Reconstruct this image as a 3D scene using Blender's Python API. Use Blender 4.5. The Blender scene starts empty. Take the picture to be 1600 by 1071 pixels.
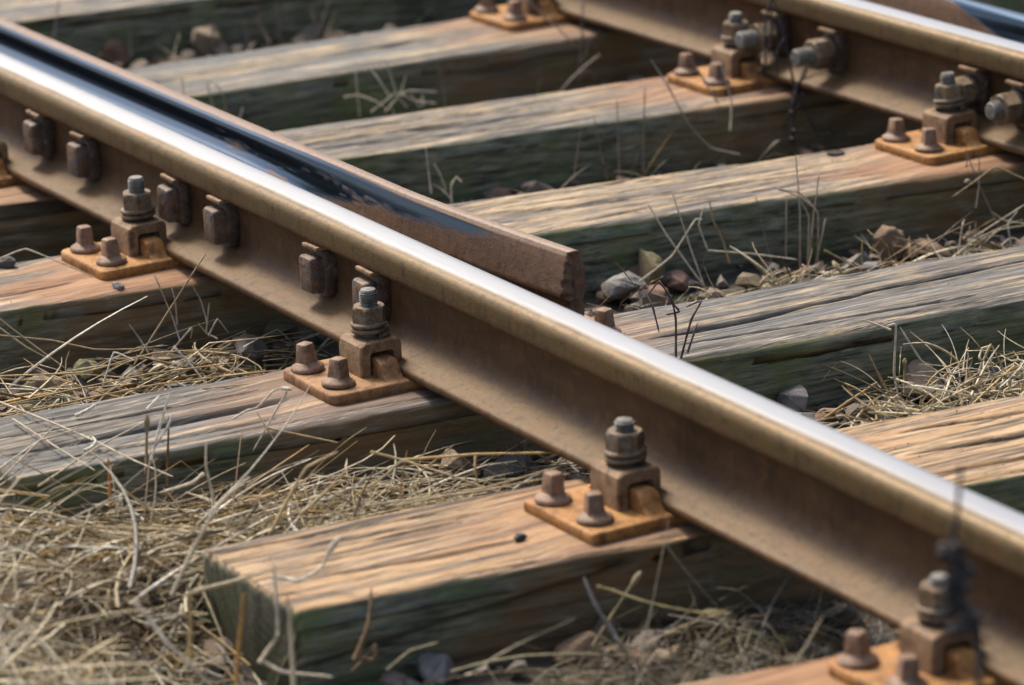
import bpy, bmesh, math, random
import numpy as np
from mathutils import Vector, Matrix, noise as mnoise

random.seed(7)
rng = np.random.default_rng(7)
SC = bpy.context.scene
COL = SC.collection

# ------------------------------------------------------------------ camera, sky, sun, exposure
CAM = dict(f=6297.99, c=(4.5163, -2.4225, 1.6292), yaw=-1.0552, pitch=-0.3018, roll=-0.0392)
_cy, _sy, _cp, _sp = math.cos(CAM['yaw']), math.sin(CAM['yaw']), math.cos(CAM['pitch']), math.sin(CAM['pitch'])
FW = np.array([_sy * _cp, _cy * _cp, _sp])
_R = np.array([_cy, -_sy, 0.0]); _U = np.cross(_R, FW)
RT = _R * math.cos(CAM['roll']) + _U * math.sin(CAM['roll'])
UP = _U * math.cos(CAM['roll']) - _R * math.sin(CAM['roll'])
CC = np.array(CAM['c'])
cam_d = bpy.data.cameras.new('camera')
cam = bpy.data.objects.new('camera', cam_d); COL.objects.link(cam)
cam_d.sensor_width = 36.0
cam_d.lens = CAM['f'] / 1600 * 36.0
cam_d.clip_start = 0.1; cam_d.clip_end = 2000
M = Matrix(((RT[0], UP[0], -FW[0], CC[0]), (RT[1], UP[1], -FW[1], CC[1]), (RT[2], UP[2], -FW[2], CC[2]), (0, 0, 0, 1)))
cam.matrix_world = M
cam_d.dof.use_dof = True
cam_d.dof.focus_distance = 5.45
cam_d.dof.aperture_fstop = 4.4
SC.camera = cam
SC.cycles.use_denoising = True

SUN_AZ = math.atan2(FW[1], FW[0]) + math.radians(36)     # direction towards the sun, counter-clockwise from +X
SUN_EL = math.radians(56)
w = bpy.data.worlds.new('World'); SC.world = w; w.use_nodes = True
wn = w.node_tree; bg = wn.nodes['Background']
sky = wn.nodes.new('ShaderNodeTexSky'); sky.sky_type = 'NISHITA'; sky.sun_disc = False
sky.sun_elevation = SUN_EL
sky.sun_rotation = math.pi / 2 - SUN_AZ
sky.air_density = 0.8; sky.dust_density = 4.5; sky.ozone_density = 1.0
wn.links.new(sky.outputs[0], bg.inputs[0]); bg.inputs[1].default_value = 0.14
sl = bpy.data.lights.new('sun', 'SUN'); sl.energy = 2.7; sl.angle = math.radians(14); sl.color = (1.0, 0.93, 0.82)
so = bpy.data.objects.new('sun', sl); COL.objects.link(so)
sd = Vector((math.cos(SUN_AZ) * math.cos(SUN_EL), math.sin(SUN_AZ) * math.cos(SUN_EL), math.sin(SUN_EL)))
so.rotation_euler = sd.to_track_quat('Z', 'Y').to_euler()
vs = SC.view_settings
vs.view_transform = 'Standard'; vs.look = 'None'; vs.gamma = 1.0; vs.use_curve_mapping = False
vs.exposure = 0.80

# ------------------------------------------------------------------ helpers
def hit(u, v, z=0.0):
    d = FW + RT * (u - 800) / CAM['f'] - UP * (v - 535.5) / CAM['f']
    return CC + d * ((z - CC[2]) / d[2])
def at_depth(u, v, dep):
    return CC + (FW + RT * (u - 800) / CAM['f'] - UP * (v - 535.5) / CAM['f']) * dep
def depth_of(p):
    return float((np.asarray(p) - CC) @ FW)

def tag(o, label=None, cat=None, group=None, kind=None):
    if label: o['label'] = label
    if cat: o['category'] = cat
    if group: o['group'] = group
    if kind: o['kind'] = kind
    return o

def link(name, me, mat, parent=None):
    o = bpy.data.objects.new(name, me); COL.objects.link(o)
    if mat is not None:
        if len(me.materials) == 0: me.materials.append(mat)
    if parent is not None: o.parent = parent
    return o

def empty(name, loc=(0, 0, 0), rz=0.0):
    o = bpy.data.objects.new(name, None); COL.objects.link(o)
    o.location = loc; o.rotation_euler = (0, 0, rz); o.empty_display_size = 0.05
    return o

def fast_mesh(name, V, F, attrs=None, smooth=True):
    """V (n,3); F (m,k) one polygon size, or a list of such arrays."""
    me = bpy.data.meshes.new(name)
    V = np.asarray(V, np.float32)
    Fs = F if isinstance(F, list) else [F]
    Fs = [np.asarray(f, np.int32) for f in Fs if len(f)]
    nl = sum(f.size for f in Fs); npoly = sum(len(f) for f in Fs)
    me.vertices.add(len(V)); me.vertices.foreach_set('co', V.ravel())
    me.loops.add(nl); me.polygons.add(npoly)
    me.loops.foreach_set('vertex_index', np.concatenate([f.ravel() for f in Fs]))
    st = []; base = 0
    for f in Fs:
        st.append(base + np.arange(len(f)) * f.shape[1]); base += f.size
    me.polygons.foreach_set('loop_start', np.concatenate(st).astype(np.int32))
    me.update(calc_edges=True)
    me.polygons.foreach_set('use_smooth', np.full(npoly, smooth))
    for k, a in (attrs or {}).items():
        a = np.asarray(a, np.float32)
        if a.ndim == 1:
            at = me.attributes.new(k, 'FLOAT', 'POINT'); at.data.foreach_set('value', a)
        else:
            at = me.attributes.new(k, 'FLOAT_VECTOR', 'POINT'); at.data.foreach_set('vector', a.ravel())
    me.validate()
    return me

def bm_mesh(name, bm, ang=0.6):
    bmesh.ops.recalc_face_normals(bm, faces=bm.faces)
    for f in bm.faces: f.smooth = True
    for e in bm.edges:
        if len(e.link_faces) == 2: e.smooth = e.calc_face_angle(0) < ang
    me = bpy.data.meshes.new(name); bm.to_mesh(me); bm.free()
    return me

def h01(ix, iy, iz):
    n = (ix * 374761393 + iy * 668265263 + iz * 1274126177) & 0xffffffff
    n = ((n ^ (n >> 13)) * 1103515245) & 0xffffffff
    n = (n ^ (n >> 16)) & 0xffffffff
    return n / 4294967295.0

def vnoise(x, y, z=0.0, seed=0):
    """value noise in -1..1, vectorised"""
    x, y, z = np.broadcast_arrays(np.asarray(x, float), np.asarray(y, float), np.asarray(z, float))
    ix, iy, iz = (np.floor(a).astype(np.int64) for a in (x, y, z))
    fx, fy, fz = x - ix, y - iy, z - iz
    fx, fy, fz = (a * a * (3 - 2 * a) for a in (fx, fy, fz))
    s = seed * 7919
    r = 0
    for dx in (0, 1):
        for dy in (0, 1):
            for dz in (0, 1):
                wgt = (fx if dx else 1 - fx) * (fy if dy else 1 - fy) * (fz if dz else 1 - fz)
                r = r + wgt * h01(ix + dx + s, iy + dy + 2 * s, iz + dz + 3 * s)
    return r * 2 - 1

def fbm(x, y, z=0.0, seed=0, oct=3):
    a, r, t = 1.0, 0, 0
    for o in range(oct):
        r = r + a * vnoise(np.asarray(x) * 2 ** o, np.asarray(y) * 2 ** o, np.asarray(z) * 2 ** o, seed + o); t += a; a *= .5
    return r / t

# ------------------------------------------------------------------ materials
class NT:
    def __init__(s, name):
        s.m = bpy.data.materials.new(name); s.m.use_nodes = True
        s.t = s.m.node_tree; s.b = s.t.nodes['Principled BSDF']
    def n(s, typ, **kw):
        nd = s.t.nodes.new(typ)
        for k, v in kw.items(): setattr(nd, k, v)
        return nd
    def l(s, a, b): s.t.links.new(a, b)
    def pos(s, scale=(1, 1, 1), obj=False, rot=(0, 0, 0)):
        if obj: o = s.n('ShaderNodeTexCoord').outputs['Object']
        else: o = s.n('ShaderNodeNewGeometry').outputs['Position']
        mp = s.n('ShaderNodeMapping'); mp.inputs['Scale'].default_value = scale; mp.inputs['Rotation'].default_value = rot
        s.l(o, mp.inputs[0]); return mp.outputs[0]
    def noise(s, vec, scale, detail=4, rough=.55, dist=0.0):
        nd = s.n('ShaderNodeTexNoise'); nd.inputs['Scale'].default_value = scale; nd.inputs['Detail'].default_value = detail
        nd.inputs['Roughness'].default_value = rough; nd.inputs['Distortion'].default_value = dist
        s.l(vec, nd.inputs['Vector']); return nd.outputs['Fac']
    def ramp(s, fac, stops, interp='LINEAR'):
        nd = s.n('ShaderNodeValToRGB'); cr = nd.color_ramp; cr.interpolation = interp
        while len(cr.elements) < len(stops): cr.elements.new(.5)
        for e, (p, c) in zip(cr.elements, stops):
            e.position = p; e.color = (c, c, c, 1) if not hasattr(c, '__len__') else (*c, 1)
        s.l(fac, nd.inputs[0]); return nd.outputs[0]
    def mix(s, fac, a, b, typ='MIX'):
        nd = s.n('ShaderNodeMix', data_type='RGBA', blend_type=typ)
        for sock, v in ((nd.inputs[0], fac), (nd.inputs[6], a), (nd.inputs[7], b)):
            if hasattr(v, 'links') or hasattr(v, 'is_linked'): s.l(v, sock)
            elif hasattr(v, '__len__'): sock.default_value = (*v, 1)
            else: sock.default_value = v
        return nd.outputs[2]
    def math(s, op, a, b=None, clamp=False):
        nd = s.n('ShaderNodeMath', operation=op, use_clamp=clamp)
        for sock, v in ((nd.inputs[0], a), (nd.inputs[1], b)):
            if v is None: continue
            if hasattr(v, 'is_linked'): s.l(v, sock)
            else: sock.default_value = v
        return nd.outputs[0]
    def attr(s, name, obj=False, out='Fac'):
        nd = s.n('ShaderNodeAttribute', attribute_name=name)
        if obj: nd.attribute_type = 'OBJECT'
        return nd.outputs[out]
    def set(s, sock, v):
        if hasattr(v, 'is_linked'): s.l(v, s.b.inputs[sock])
        elif hasattr(v, '__len__'): s.b.inputs[sock].default_value = (*v, 1)
        else: s.b.inputs[sock].default_value = v
    def bump(s, h, strength=.3, dist=.002):
        nd = s.n('ShaderNodeBump'); nd.inputs['Strength'].default_value = strength; nd.inputs['Distance'].default_value = dist
        s.l(h, nd.inputs['Height']); s.l(nd.outputs[0], s.b.inputs['Normal'])

def mat_rust(name, dark, mid, light, rough=.62, scale=1.0, bump=.35, spec=.35, grey=None):
    t = NT(name); p = t.pos()
    n1 = t.noise(p, 20 * scale, 6, .65); n2 = t.noise(p, 95 * scale, 5, .7); n3 = t.noise(p, 430 * scale, 4, .65)
    n4 = t.noise(t.pos((1, 1, 1), rot=(.5, .3, .9)), 48 * scale, 4, .6, .6)
    c = t.ramp(n1, [(.36, dark), (.5, mid), (.64, light)])
    c2 = t.ramp(n2, [(.38, dark), (.5, mid), (.62, light)])
    c = t.mix(.55, c, c2)
    c = t.mix(t.ramp(n4, [(.54, 0.0), (.64, .7)]), c, tuple(x * .55 for x in dark))
    c = t.mix(t.ramp(n4, [(.32, .55), (.42, 0.0)]), c, (.26, .19, .125))
    c = t.mix(t.ramp(n3, [(.55, 0.0), (.68, .55)]), c, light)
    c = t.mix(t.ramp(n3, [(.32, .6), (.43, 0.0)]), c, tuple(x * .5 for x in dark))
    if grey:
        c = t.mix(t.ramp(t.noise(p, 60 * scale, 4), [(.52, 0.0), (.60, .6)]), c, grey)
    t.set('Base Color', c); t.set('Roughness', t.ramp(n2, [(.3, rough - .12), (.7, rough + .15)]))
    t.set('Specular IOR Level', spec)
    t.bump(t.math('ADD', t.math('ADD', t.math('MULTIPLY', n2, .8), t.math('MULTIPLY', n3, .6)), t.math('MULTIPLY', n4, .5)), min(1, bump * 1.5), .0018)
    return t.m

def mat_rail(name, dark, mid, light, steel, edge, srough, metol=0.0):
    """rusty rail body; attribute 'shine' marks the metal bared by wheels."""
    t = NT(name)
    pl = t.pos((.35, 1, 1)); p = t.pos()
    n1 = t.noise(pl, 22, 5, .6); n2 = t.noise(p, 120, 4, .6); n3 = t.noise(p, 500, 3, .6); n4 = t.noise(t.pos((.06, 1, 1)), 260, 3, .6)
    nv = t.noise(t.pos((1, 1, .12)), 60, 4, .6)
    c = t.ramp(n1, [(.3, dark), (.52, mid), (.75, light)])
    c = t.mix(.35, c, t.ramp(n2, [(.3, dark), (.5, mid), (.72, light)]))
    c = t.mix(t.ramp(nv, [(.5, 0.0), (.75, .35)]), c, dark)
    c = t.mix(t.ramp(n3, [(.6, 0.0), (.78, .3)]), c, light)
    du = t.attr('dust'); c = t.mix(t.math('MULTIPLY', du, t.ramp(n1, [(.3, .55), (.7, .95)])), c, (.150, .095, .043))
    ol = t.attr('olive'); c = t.mix(t.math('MULTIPLY', ol, t.ramp(n2, [(.25, .65), (.7, .95)])), c, edge)
    s = t.attr('shine'); sn = t.math('ADD', s, t.math('MULTIPLY', t.math('SUBTRACT', n4, .5), .35))
    nb = t.noise(p, 38, 5, .65, .5); ns = t.noise(t.pos((.5, 1, .06)), 170, 4, .6)
    c = t.mix(t.ramp(nb, [(.53, 0.0), (.70, .4)]), c, tuple(x * .6 for x in dark))
    c = t.mix(t.ramp(nb, [(.33, .5), (.45, 0.0)]), c, (.17, .075, .026))
    c = t.mix(t.ramp(ns, [(.56, 0.0), (.68, .45)]), c, tuple(x * .7 for x in dark))
    c = t.mix(t.ramp(n3, [(.33, .5), (.43, 0.0)]), c, tuple(x * .5 for x in dark))
    sm = t.ramp(sn, [(.18, 0.0), (.88, 1.0)])
    st = t.mix(t.ramp(n4, [(.3, .0), (.7, .35)]), steel, (steel[0] * .7, steel[1] * .72, steel[2] * .75))
    t.set('Base Color', t.mix(sm, c, st)); t.set('Metallic', t.math('MAXIMUM', t.math('MULTIPLY', sm, .95), t.math('MULTIPLY', ol, metol)))
    ro = t.math('ADD', t.math('MULTIPLY', t.ramp(n2, [(.3, .5), (.7, .68)]), t.math('SUBTRACT', 1.0, sm)), t.math('MULTIPLY', sm, srough))
    ro = t.math('SUBTRACT', ro, t.math('MULTIPLY', t.math('MULTIPLY', ol, t.math('SUBTRACT', 1.0, sm)), .14))
    t.set('Roughness', ro); t.set('Specular IOR Level', .25)
    hgt = t.math('ADD', t.math('MULTIPLY', n2, .5), t.math('MULTIPLY', n3, .4))
    hgt = t.math('MULTIPLY', hgt, t.math('SUBTRACT', 1.05, sm))
    t.bump(hgt, .6, .0018)
    return t.m

def mat_wood():
    t = NT('weathered_wood')
    gr = t.pos((1, .05, 1), obj=True); gr2 = t.pos((1, .016, 1), obj=True); p = t.pos(obj=True)
    n1 = t.noise(gr2, 48, 7, .70); n2 = t.noise(t.pos((1, .010, 1), obj=True), 250, 5, .72); n3 = t.noise(t.pos((1, .03, 1), obj=True), 720, 4, .7); nb = t.noise(t.pos((1, .022, 1), obj=True), 17, 4, .55)
    n4 = t.noise(p, 5, 5, .65); n5 = t.noise(t.pos((1, .35, 1), obj=True), 75, 5, .7); n6 = t.noise(gr2, 110, 4, .6)
    grey = t.attr('grey', True); tan_ = t.attr('tan', True)
    f = t.math('ADD', n1, t.math('MULTIPLY', t.math('SUBTRACT', n4, .5), .5))
    f = t.math('ADD', f, t.math('MULTIPLY', t.math('SUBTRACT', n5, .5), .22))
    f = t.math('ADD', f, t.math('MULTIPLY', t.math('SUBTRACT', .5, nb), .55))
    f = t.math('SUBTRACT', f, t.math('MULTIPLY', t.math('SUBTRACT', grey, .42), .22))
    c = t.ramp(f, [(.36, (.070, .072, .066)), (.44, (.150, .145, .128)), (.49, (.265, .208, .132)), (.535, (.38, .28, .155)), (.62, (.55, .44, .295))])
    c = t.mix(t.math('MULTIPLY', t.ramp(nb, [(.48, 0.0), (.55, 1.0)]), t.math('MULTIPLY', grey, t.ramp(n2, [(.32, 1.0), (.60, .3)]))), c, (.125, .142, .150))
    c = t.mix(t.math('MULTIPLY', tan_, t.ramp(n1, [(.35, .25), (.6, .9)])), c, (.42, .225, .080))
    c = t.mix(t.ramp(n6, [(.40, .92), (.445, .0)]), c, (.045, .038, .031))
    c = t.mix(t.ramp(n2, [(.36, .85), (.47, .0)]), c, (.060, .050, .040)); c = t.mix(t.ramp(n2, [(.55, .0), (.64, .6)]), c, (.54, .45, .315))
    c = t.mix(t.ramp(n3, [(.36, .8), (.46, .0)]), c, (.075, .062, .048))
    c = t.mix(t.ramp(n5, [(.60, .0), (.70, .75)]), c, (.075, .062, .046))
    # rust bleeding out of the base plates
    ru = t.attr('rust'); rc = t.ramp(t.noise(gr, 60, 4), [(.3, (.15, .070, .036)), (.55, (.28, .145, .072)), (.75, (.39, .225, .115))])
    c = t.mix(t.math('MULTIPLY', ru, .88), c, rc)
    # creosoted, mossy sides; the green also paints in the teal cast of shade
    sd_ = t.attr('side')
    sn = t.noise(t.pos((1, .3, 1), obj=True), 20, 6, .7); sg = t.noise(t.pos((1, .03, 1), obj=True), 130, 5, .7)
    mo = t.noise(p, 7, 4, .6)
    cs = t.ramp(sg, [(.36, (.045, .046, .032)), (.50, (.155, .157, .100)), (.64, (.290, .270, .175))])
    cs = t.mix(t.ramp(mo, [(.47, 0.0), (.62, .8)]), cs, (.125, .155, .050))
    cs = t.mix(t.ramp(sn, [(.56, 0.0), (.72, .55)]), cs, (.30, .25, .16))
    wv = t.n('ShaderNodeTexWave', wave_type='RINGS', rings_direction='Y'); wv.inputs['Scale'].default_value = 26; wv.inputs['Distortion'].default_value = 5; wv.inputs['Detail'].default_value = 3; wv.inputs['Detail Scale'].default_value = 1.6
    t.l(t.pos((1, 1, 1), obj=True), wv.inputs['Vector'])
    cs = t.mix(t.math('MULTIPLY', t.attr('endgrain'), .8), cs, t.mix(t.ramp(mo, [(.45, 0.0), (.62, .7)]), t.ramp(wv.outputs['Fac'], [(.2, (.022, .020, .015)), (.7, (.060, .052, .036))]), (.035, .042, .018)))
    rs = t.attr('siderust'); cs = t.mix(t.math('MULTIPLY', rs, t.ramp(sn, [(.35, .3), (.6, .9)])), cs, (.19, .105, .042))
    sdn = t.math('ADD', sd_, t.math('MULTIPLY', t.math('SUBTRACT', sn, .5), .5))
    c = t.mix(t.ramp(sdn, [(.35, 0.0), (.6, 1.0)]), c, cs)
    cr = t.attr('crack'); c = t.mix(t.math('MULTIPLY', cr, .85), c, (.02, .018, .017))
    t.set('Base Color', c); t.set('Roughness', t.ramp(n2, [(.3, .85), (.7, .6)])); t.set('Specular IOR Level', .3)
    t.bump(t.math('ADD', t.math('ADD', t.math('MULTIPLY', n2, .9), t.math('MULTIPLY', n3, .6)), t.math('MULTIPLY', t.ramp(n6, [(.38, 0.0), (.45, 1.0)]), .5)), .65, .0024)
    return t.m

def mat_straw():
    t = NT('dry_straw')
    c = t.attr('tint', out='Color')
    n = t.noise(t.pos(), 160, 3)
    c = t.mix(t.ramp(n, [(.35, .45), (.65, .0)]), c, (.16, .11, .06))
    t.set('Base Color', c); t.set('Roughness', .5); t.set('Specular IOR Level', .35)
    tr = t.n('ShaderNodeBsdfTranslucent'); t.l(c, tr.inputs[0])
    mx = t.n('ShaderNodeMixShader'); mx.inputs[0].default_value = .34
    out = t.t.nodes['Material Output']
    t.l(t.b.outputs[0], mx.inputs[1]); t.l(tr.outputs[0], mx.inputs[2]); t.l(mx.outputs[0], out.inputs[0])
    return t.m

def mat_stone(name='ballast_stone'):
    t = NT(name); p = t.pos()
    a = t.attr('tint', out='Color')
    n1 = t.noise(p, 45, 5, .6); n2 = t.noise(p, 260, 4, .6); n3 = t.noise(p, 11, 3)
    c = t.mix(t.ramp(n1, [(.35, .6), (.65, 0.0)]), a, (.075, .065, .055))
    c = t.mix(t.ramp(n2, [(.55, 0.0), (.75, .4)]), c, (.42, .38, .32))
    c = t.mix(t.ramp(n3, [(.5, 0.0), (.65, .6)]), c, (.16, .10, .055))
    t.set('Base Color', c); t.set('Roughness', .8); t.set('Specular IOR Level', .3)
    t.bump(t.math('ADD', n1, t.math('MULTIPLY', n2, .5)), .6, .004)
    return t.m

def mat_soil():
    t = NT('soil'); p = t.pos()
    n1 = t.noise(p, 9, 5, .6); n2 = t.noise(p, 70, 5, .7); n3 = t.noise(p, 3, 3)
    c = t.ramp(n2, [(.3, (.022, .018, .014)), (.55, (.06, .048, .036)), (.75, (.14, .115, .085))])
    c = t.mix(t.ramp(n1, [(.5, 0.0), (.66, .7)]), c, (.035, .045, .016))
    c = t.mix(t.ramp(n3, [(.45, 0.0), (.7, .5)]), c, (.11, .085, .055))
    t.set('Base Color', c); t.set('Roughness', .95)
    t.bump(n2, .9, .012)
    return t.m

def mat_flat(name, col, rough=.6, scale=80, vary=.5):
    t = NT(name); n = t.noise(t.pos(), scale, 4)
    t.set('Base Color', t.mix(t.ramp(n, [(.35, vary), (.65, 0.0)]), col, tuple(x * .4 for x in col)))
    t.set('Roughness', rough); t.bump(n, .3, .001)
    return t.m

M_RAIL = mat_rail('rail_rust', (.042, .020, .0085), (.082, .043, .017), (.130, .074, .030), (.46, .445, .41), (.140, .098, .044), .38, .35)
M_CHECK = mat_rail('check_rail_rust', (.085, .045, .027), (.145, .082, .048), (.21, .135, .082), (.050, .080, .12), (.22, .15, .10), .30)
M_PLATE = mat_rust('ochre_rust', (.17, .072, .024), (.33, .155, .043), (.46, .235, .070), .66, 1.0, .3)
M_PLATE_BROWN = mat_rust('brown_ochre_rust', (.13, .062, .028), (.255, .132, .055), (.36, .195, .08), .68, 1.0, .3)
M_CLAMP = mat_rust('brown_rust', (.12, .068, .036), (.22, .135, .07), (.31, .20, .11), .62, 1.0, .3)
M_NUT = mat_rust('nut_rust', (.060, .038, .020), (.14, .088, .042), (.24, .155, .072), .58, 1.3, .4, .45, (.17, .16, .125))
M_THREAD = mat_rust('grey_thread', (.080, .072, .058), (.16, .15, .125), (.27, .26, .22), .6, 1.3, .35, .4)
M_SCREW = mat_rust('screw_rust', (.11, .060, .034), (.21, .120, .066), (.31, .195, .115), .58, 1.2, .35, .45)
M_BOLT = mat_rust('dark_bolt_rust', (.055, .034, .022), (.125, .075, .046), (.23, .15, .095), .55, 1.2, .45, .45, (.10, .10, .11))
M_WASH = mat_rust('dark_washer_rust', (.030, .022, .017), (.065, .045, .033), (.13, .09, .06), .6, 1.2, .4, .4)
M_WOOD = mat_wood(); M_STRAW = mat_straw(); M_STONE = mat_stone(); M_SOIL = mat_soil()

# ------------------------------------------------------------------ sleepers' layout (needed by the ground as well)
# near edge x = a + b*y, far edge x = c + d*y at the sleeper top (z = 0)
SLEEPERS = [
    dict(n=(1.415, .12), f=(1.162, .12), y=(-.60, 2.3), grey=.35, tan=.75),
    dict(n=(.760, .115), f=(.496, .095), y=(-.548, 2.3), grey=.35, tan=.75),
    dict(n=(.140, .100), f=(-.108, .105), y=(-.625, 2.3), grey=.92, tan=.08),
    dict(n=(-.555, .150), f=(-.788, .160), y=(-.70, 2.3), grey=.55, tan=.22),
    dict(n=(-1.125, .140), f=(-1.335, .110), y=(-.70, 2.3), grey=.74, tan=.10),
    dict(n=(-1.630, .068), f=(-1.888, .066), y=(-.80, 2.3), grey=.72, tan=.0),
    dict(n=(-2.385, .120), f=(-2.630, .120), y=(-.80, 2.3), grey=.75, tan=.0),
    dict(n=(-3.02, .110), f=(-3.27, .110), y=(-.80, 2.3), grey=.75, tan=.0),
]
SL_H = .155
def ground_z(x, y):
    x = np.asarray(x, float); y = np.asarray(y, float)
    z = -.108 + .012 * fbm(x * 3, y * 3, seed=3) + .008 * fbm(x * 14, y * 14, seed=5, oct=2)
    z = z + .018 * np.exp(-((x - .36) / .12) ** 2 - ((y + .42) / .22) ** 2)      # straw heap between two sleeper ends
    z = z + .030 * np.exp(-((x + .28) / .16) ** 2 - ((y + .33) / .26) ** 2)
    z = z + .035 * np.exp(-((x - .42) / .10) ** 2 - ((y - .62) / .2) ** 2)
    z = z + .022 * np.exp(-((x + .25) / .10) ** 2 - ((y - .75) / .3) ** 2)
    z = z - .018 * np.exp(-((x - .62) / .22) ** 2 - ((y + .64) / .16) ** 2)      # hollow at the front sleeper's end
    z = z - .020 * np.exp(-((x - .05) / .2) ** 2 - ((y + .75) / .16) ** 2)
    z = z + .02 * np.exp(-((y + .95) / .35) ** 2) * np.exp(-((x - .3) / .6) ** 2)
    return z
def in_sleeper(x, y, pad=0.0):
    r = np.zeros(np.broadcast(x, y).shape, bool)
    for s in SLEEPERS:
        r |= (x < s['n'][0] + s['n'][1] * y + pad) & (x > s['f'][0] + s['f'][1] * y - pad) & (y > s['y'][0] - pad) & (y < s['y'][1])
    return r

# ------------------------------------------------------------------ ground
gx = np.linspace(-4.0, 2.0, 301); gy = np.linspace(-1.6, 3.0, 231)
X, Y = np.meshgrid(gx, gy, indexing='ij')
Z = ground_z(X, Y)
edge = np.minimum.reduce([X + 4.0, 2.0 - X, Y + 1.6, 3.0 - Y])
Z = np.where(edge < .4, Z * (edge / .4) + (-.125) * (1 - edge / .4), Z)
V = np.stack([X, Y, Z], -1).reshape(-1, 3)
idx = np.arange(V.shape[0]).reshape(X.shape)
F = np.stack([idx[:-1, :-1], idx[1:, :-1], idx[1:, 1:], idx[:-1, 1:]], -1).reshape(-1, 4)
# skirt out to the horizon
nx, ny = X.shape
ring = np.concatenate([idx[:, 0], idx[-1, 1:], idx[-2::-1, -1], idx[0, -2:0:-1]])
far = V[ring].copy(); dv = far[:, :2] - np.array([-1.0, .7]); far[:, :2] = np.array([-1.0, .7]) + dv / np.linalg.norm(dv, axis=1)[:, None] * 600; far[:, 2] = -.125
V2 = np.concatenate([V, far]); k = len(ring); b = len(V)
r2 = np.roll(ring, -1); j = np.arange(k)
F2 = np.stack([ring, b + j, b + (j + 1) % k, r2], -1)
o = link('ground', fast_mesh('ground', V2, np.concatenate([F, F2])), M_SOIL); tag(o, kind='structure')

# ------------------------------------------------------------------ rails
HALF = [(0, .149), (.010, .1489), (.019, .1482), (.0245, .1468), (.0288, .1442), (.0316, .1405), (.0330, .1360), (.0335, .1300), (.0338, .1150),
        (.0335, .1118), (.0318, .1095), (.0280, .1075), (.0170, .1040), (.0118, .1000), (.0090, .0940), (.0076, .0820), (.0072, .0680), (.0076, .0520),
        (.0092, .0410), (.0130, .0325), (.0200, .0262), (.0300, .0212), (.0440, .0168), (.0570, .0128), (.0605, .0110), (.0623, .0085), (.0625, .0030), (.0612, .0006), (.0590, 0)]
def densify(pts, maxd):
    out = [pts[0]]
    for a, b_ in zip(pts[:-1], pts[1:]):
        d = math.hypot(b_[0] - a[0], b_[1] - a[1]); n = max(1, int(math.ceil(d / maxd)))
        for i in range(1, n + 1): out.append((a[0] + (b_[0] - a[0]) * i / n, a[1] + (b_[1] - a[1]) * i / n))
    return out
def loft(P):
    """P (stations, ring, 3) closed ring, capped."""
    n, k = P.shape[:2]
    V = P.reshape(-1, 3); i = np.arange(n * k).reshape(n, k)
    a = i[:-1]; b_ = i[1:]
    F = np.stack([a, np.roll(a, -1, 1), np.roll(b_, -1, 1), b_], -1).reshape(-1, 4)
    return V, F, i
def running_rail(name, x0, x1, yfun, step=.02):
    half = densify(HALF, .006)
    prof = np.array([(-a, b_) for a, b_ in half[::-1][:-1]] + half)          # near foot ... top ... far foot, open below
    xs = np.arange(x0, x1 + 1e-6, step)
    P = np.zeros((len(xs), len(prof), 3))
    for q, x in enumerate(xs):
        P[q, :, 0] = x; P[q, :, 1] = yfun(x) + prof[:, 0]; P[q, :, 2] = .018 + prof[:, 1]
    V, F, i = loft(P)
    zz = np.tile(prof[:, 1], len(xs)); yy = np.tile(prof[:, 0], len(xs)); xx = np.repeat(xs, len(prof))
    # running band: full top, worn through a little further down the near shoulder in places
    edge_y = -.0165 + .0028 * vnoise(xx * 3.0, 0, seed=11) + .0012 * vnoise(xx * 14, 0, seed=12)
    top = zz > .128
    shine = np.where(top & (yy < .0312), np.clip((yy - edge_y) / .013 + .5, 0, 1), 0)
    shine = np.where(top & (yy >= .0312), .15, shine)
    olive = np.where((zz > .112) & (yy < 0), 1.0, 0.0) * np.clip((zz - .112) / .01, 0, 1)
    dust = np.where((zz < .034) & (zz > .009), 1.0, 0.0) * np.clip((np.abs(yy) - .010) / .02, 0, 1)
    V[:, 1] += .0004 * fbm(xx * 40, zz * 60, yy * 60, seed=4) * (shine < .3)
    fr = np.arange(len(prof)); caps = [fr[::-1][None], (fr + (len(xs) - 1) * len(prof))[None]]
    me = fast_mesh(name, V, [F] + caps, dict(shine=shine, olive=olive, dust=dust))
    return link(name, me, M_RAIL)

YB = lambda x: 1.3283 + .0351 * x
railA = running_rail('running_rail', -4.2, 2.2, lambda x: 0.0)
tag(railA, 'nearest rusty running rail, bright worn head and square bolt heads along its web', 'rail', 'rusty running rails')
railB = running_rail('running_rail', -3.6, 1.6, YB)
tag(railB, 'rusty running rail at upper right with hex nuts sticking out of its web', 'rail', 'rusty running rails')

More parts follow.
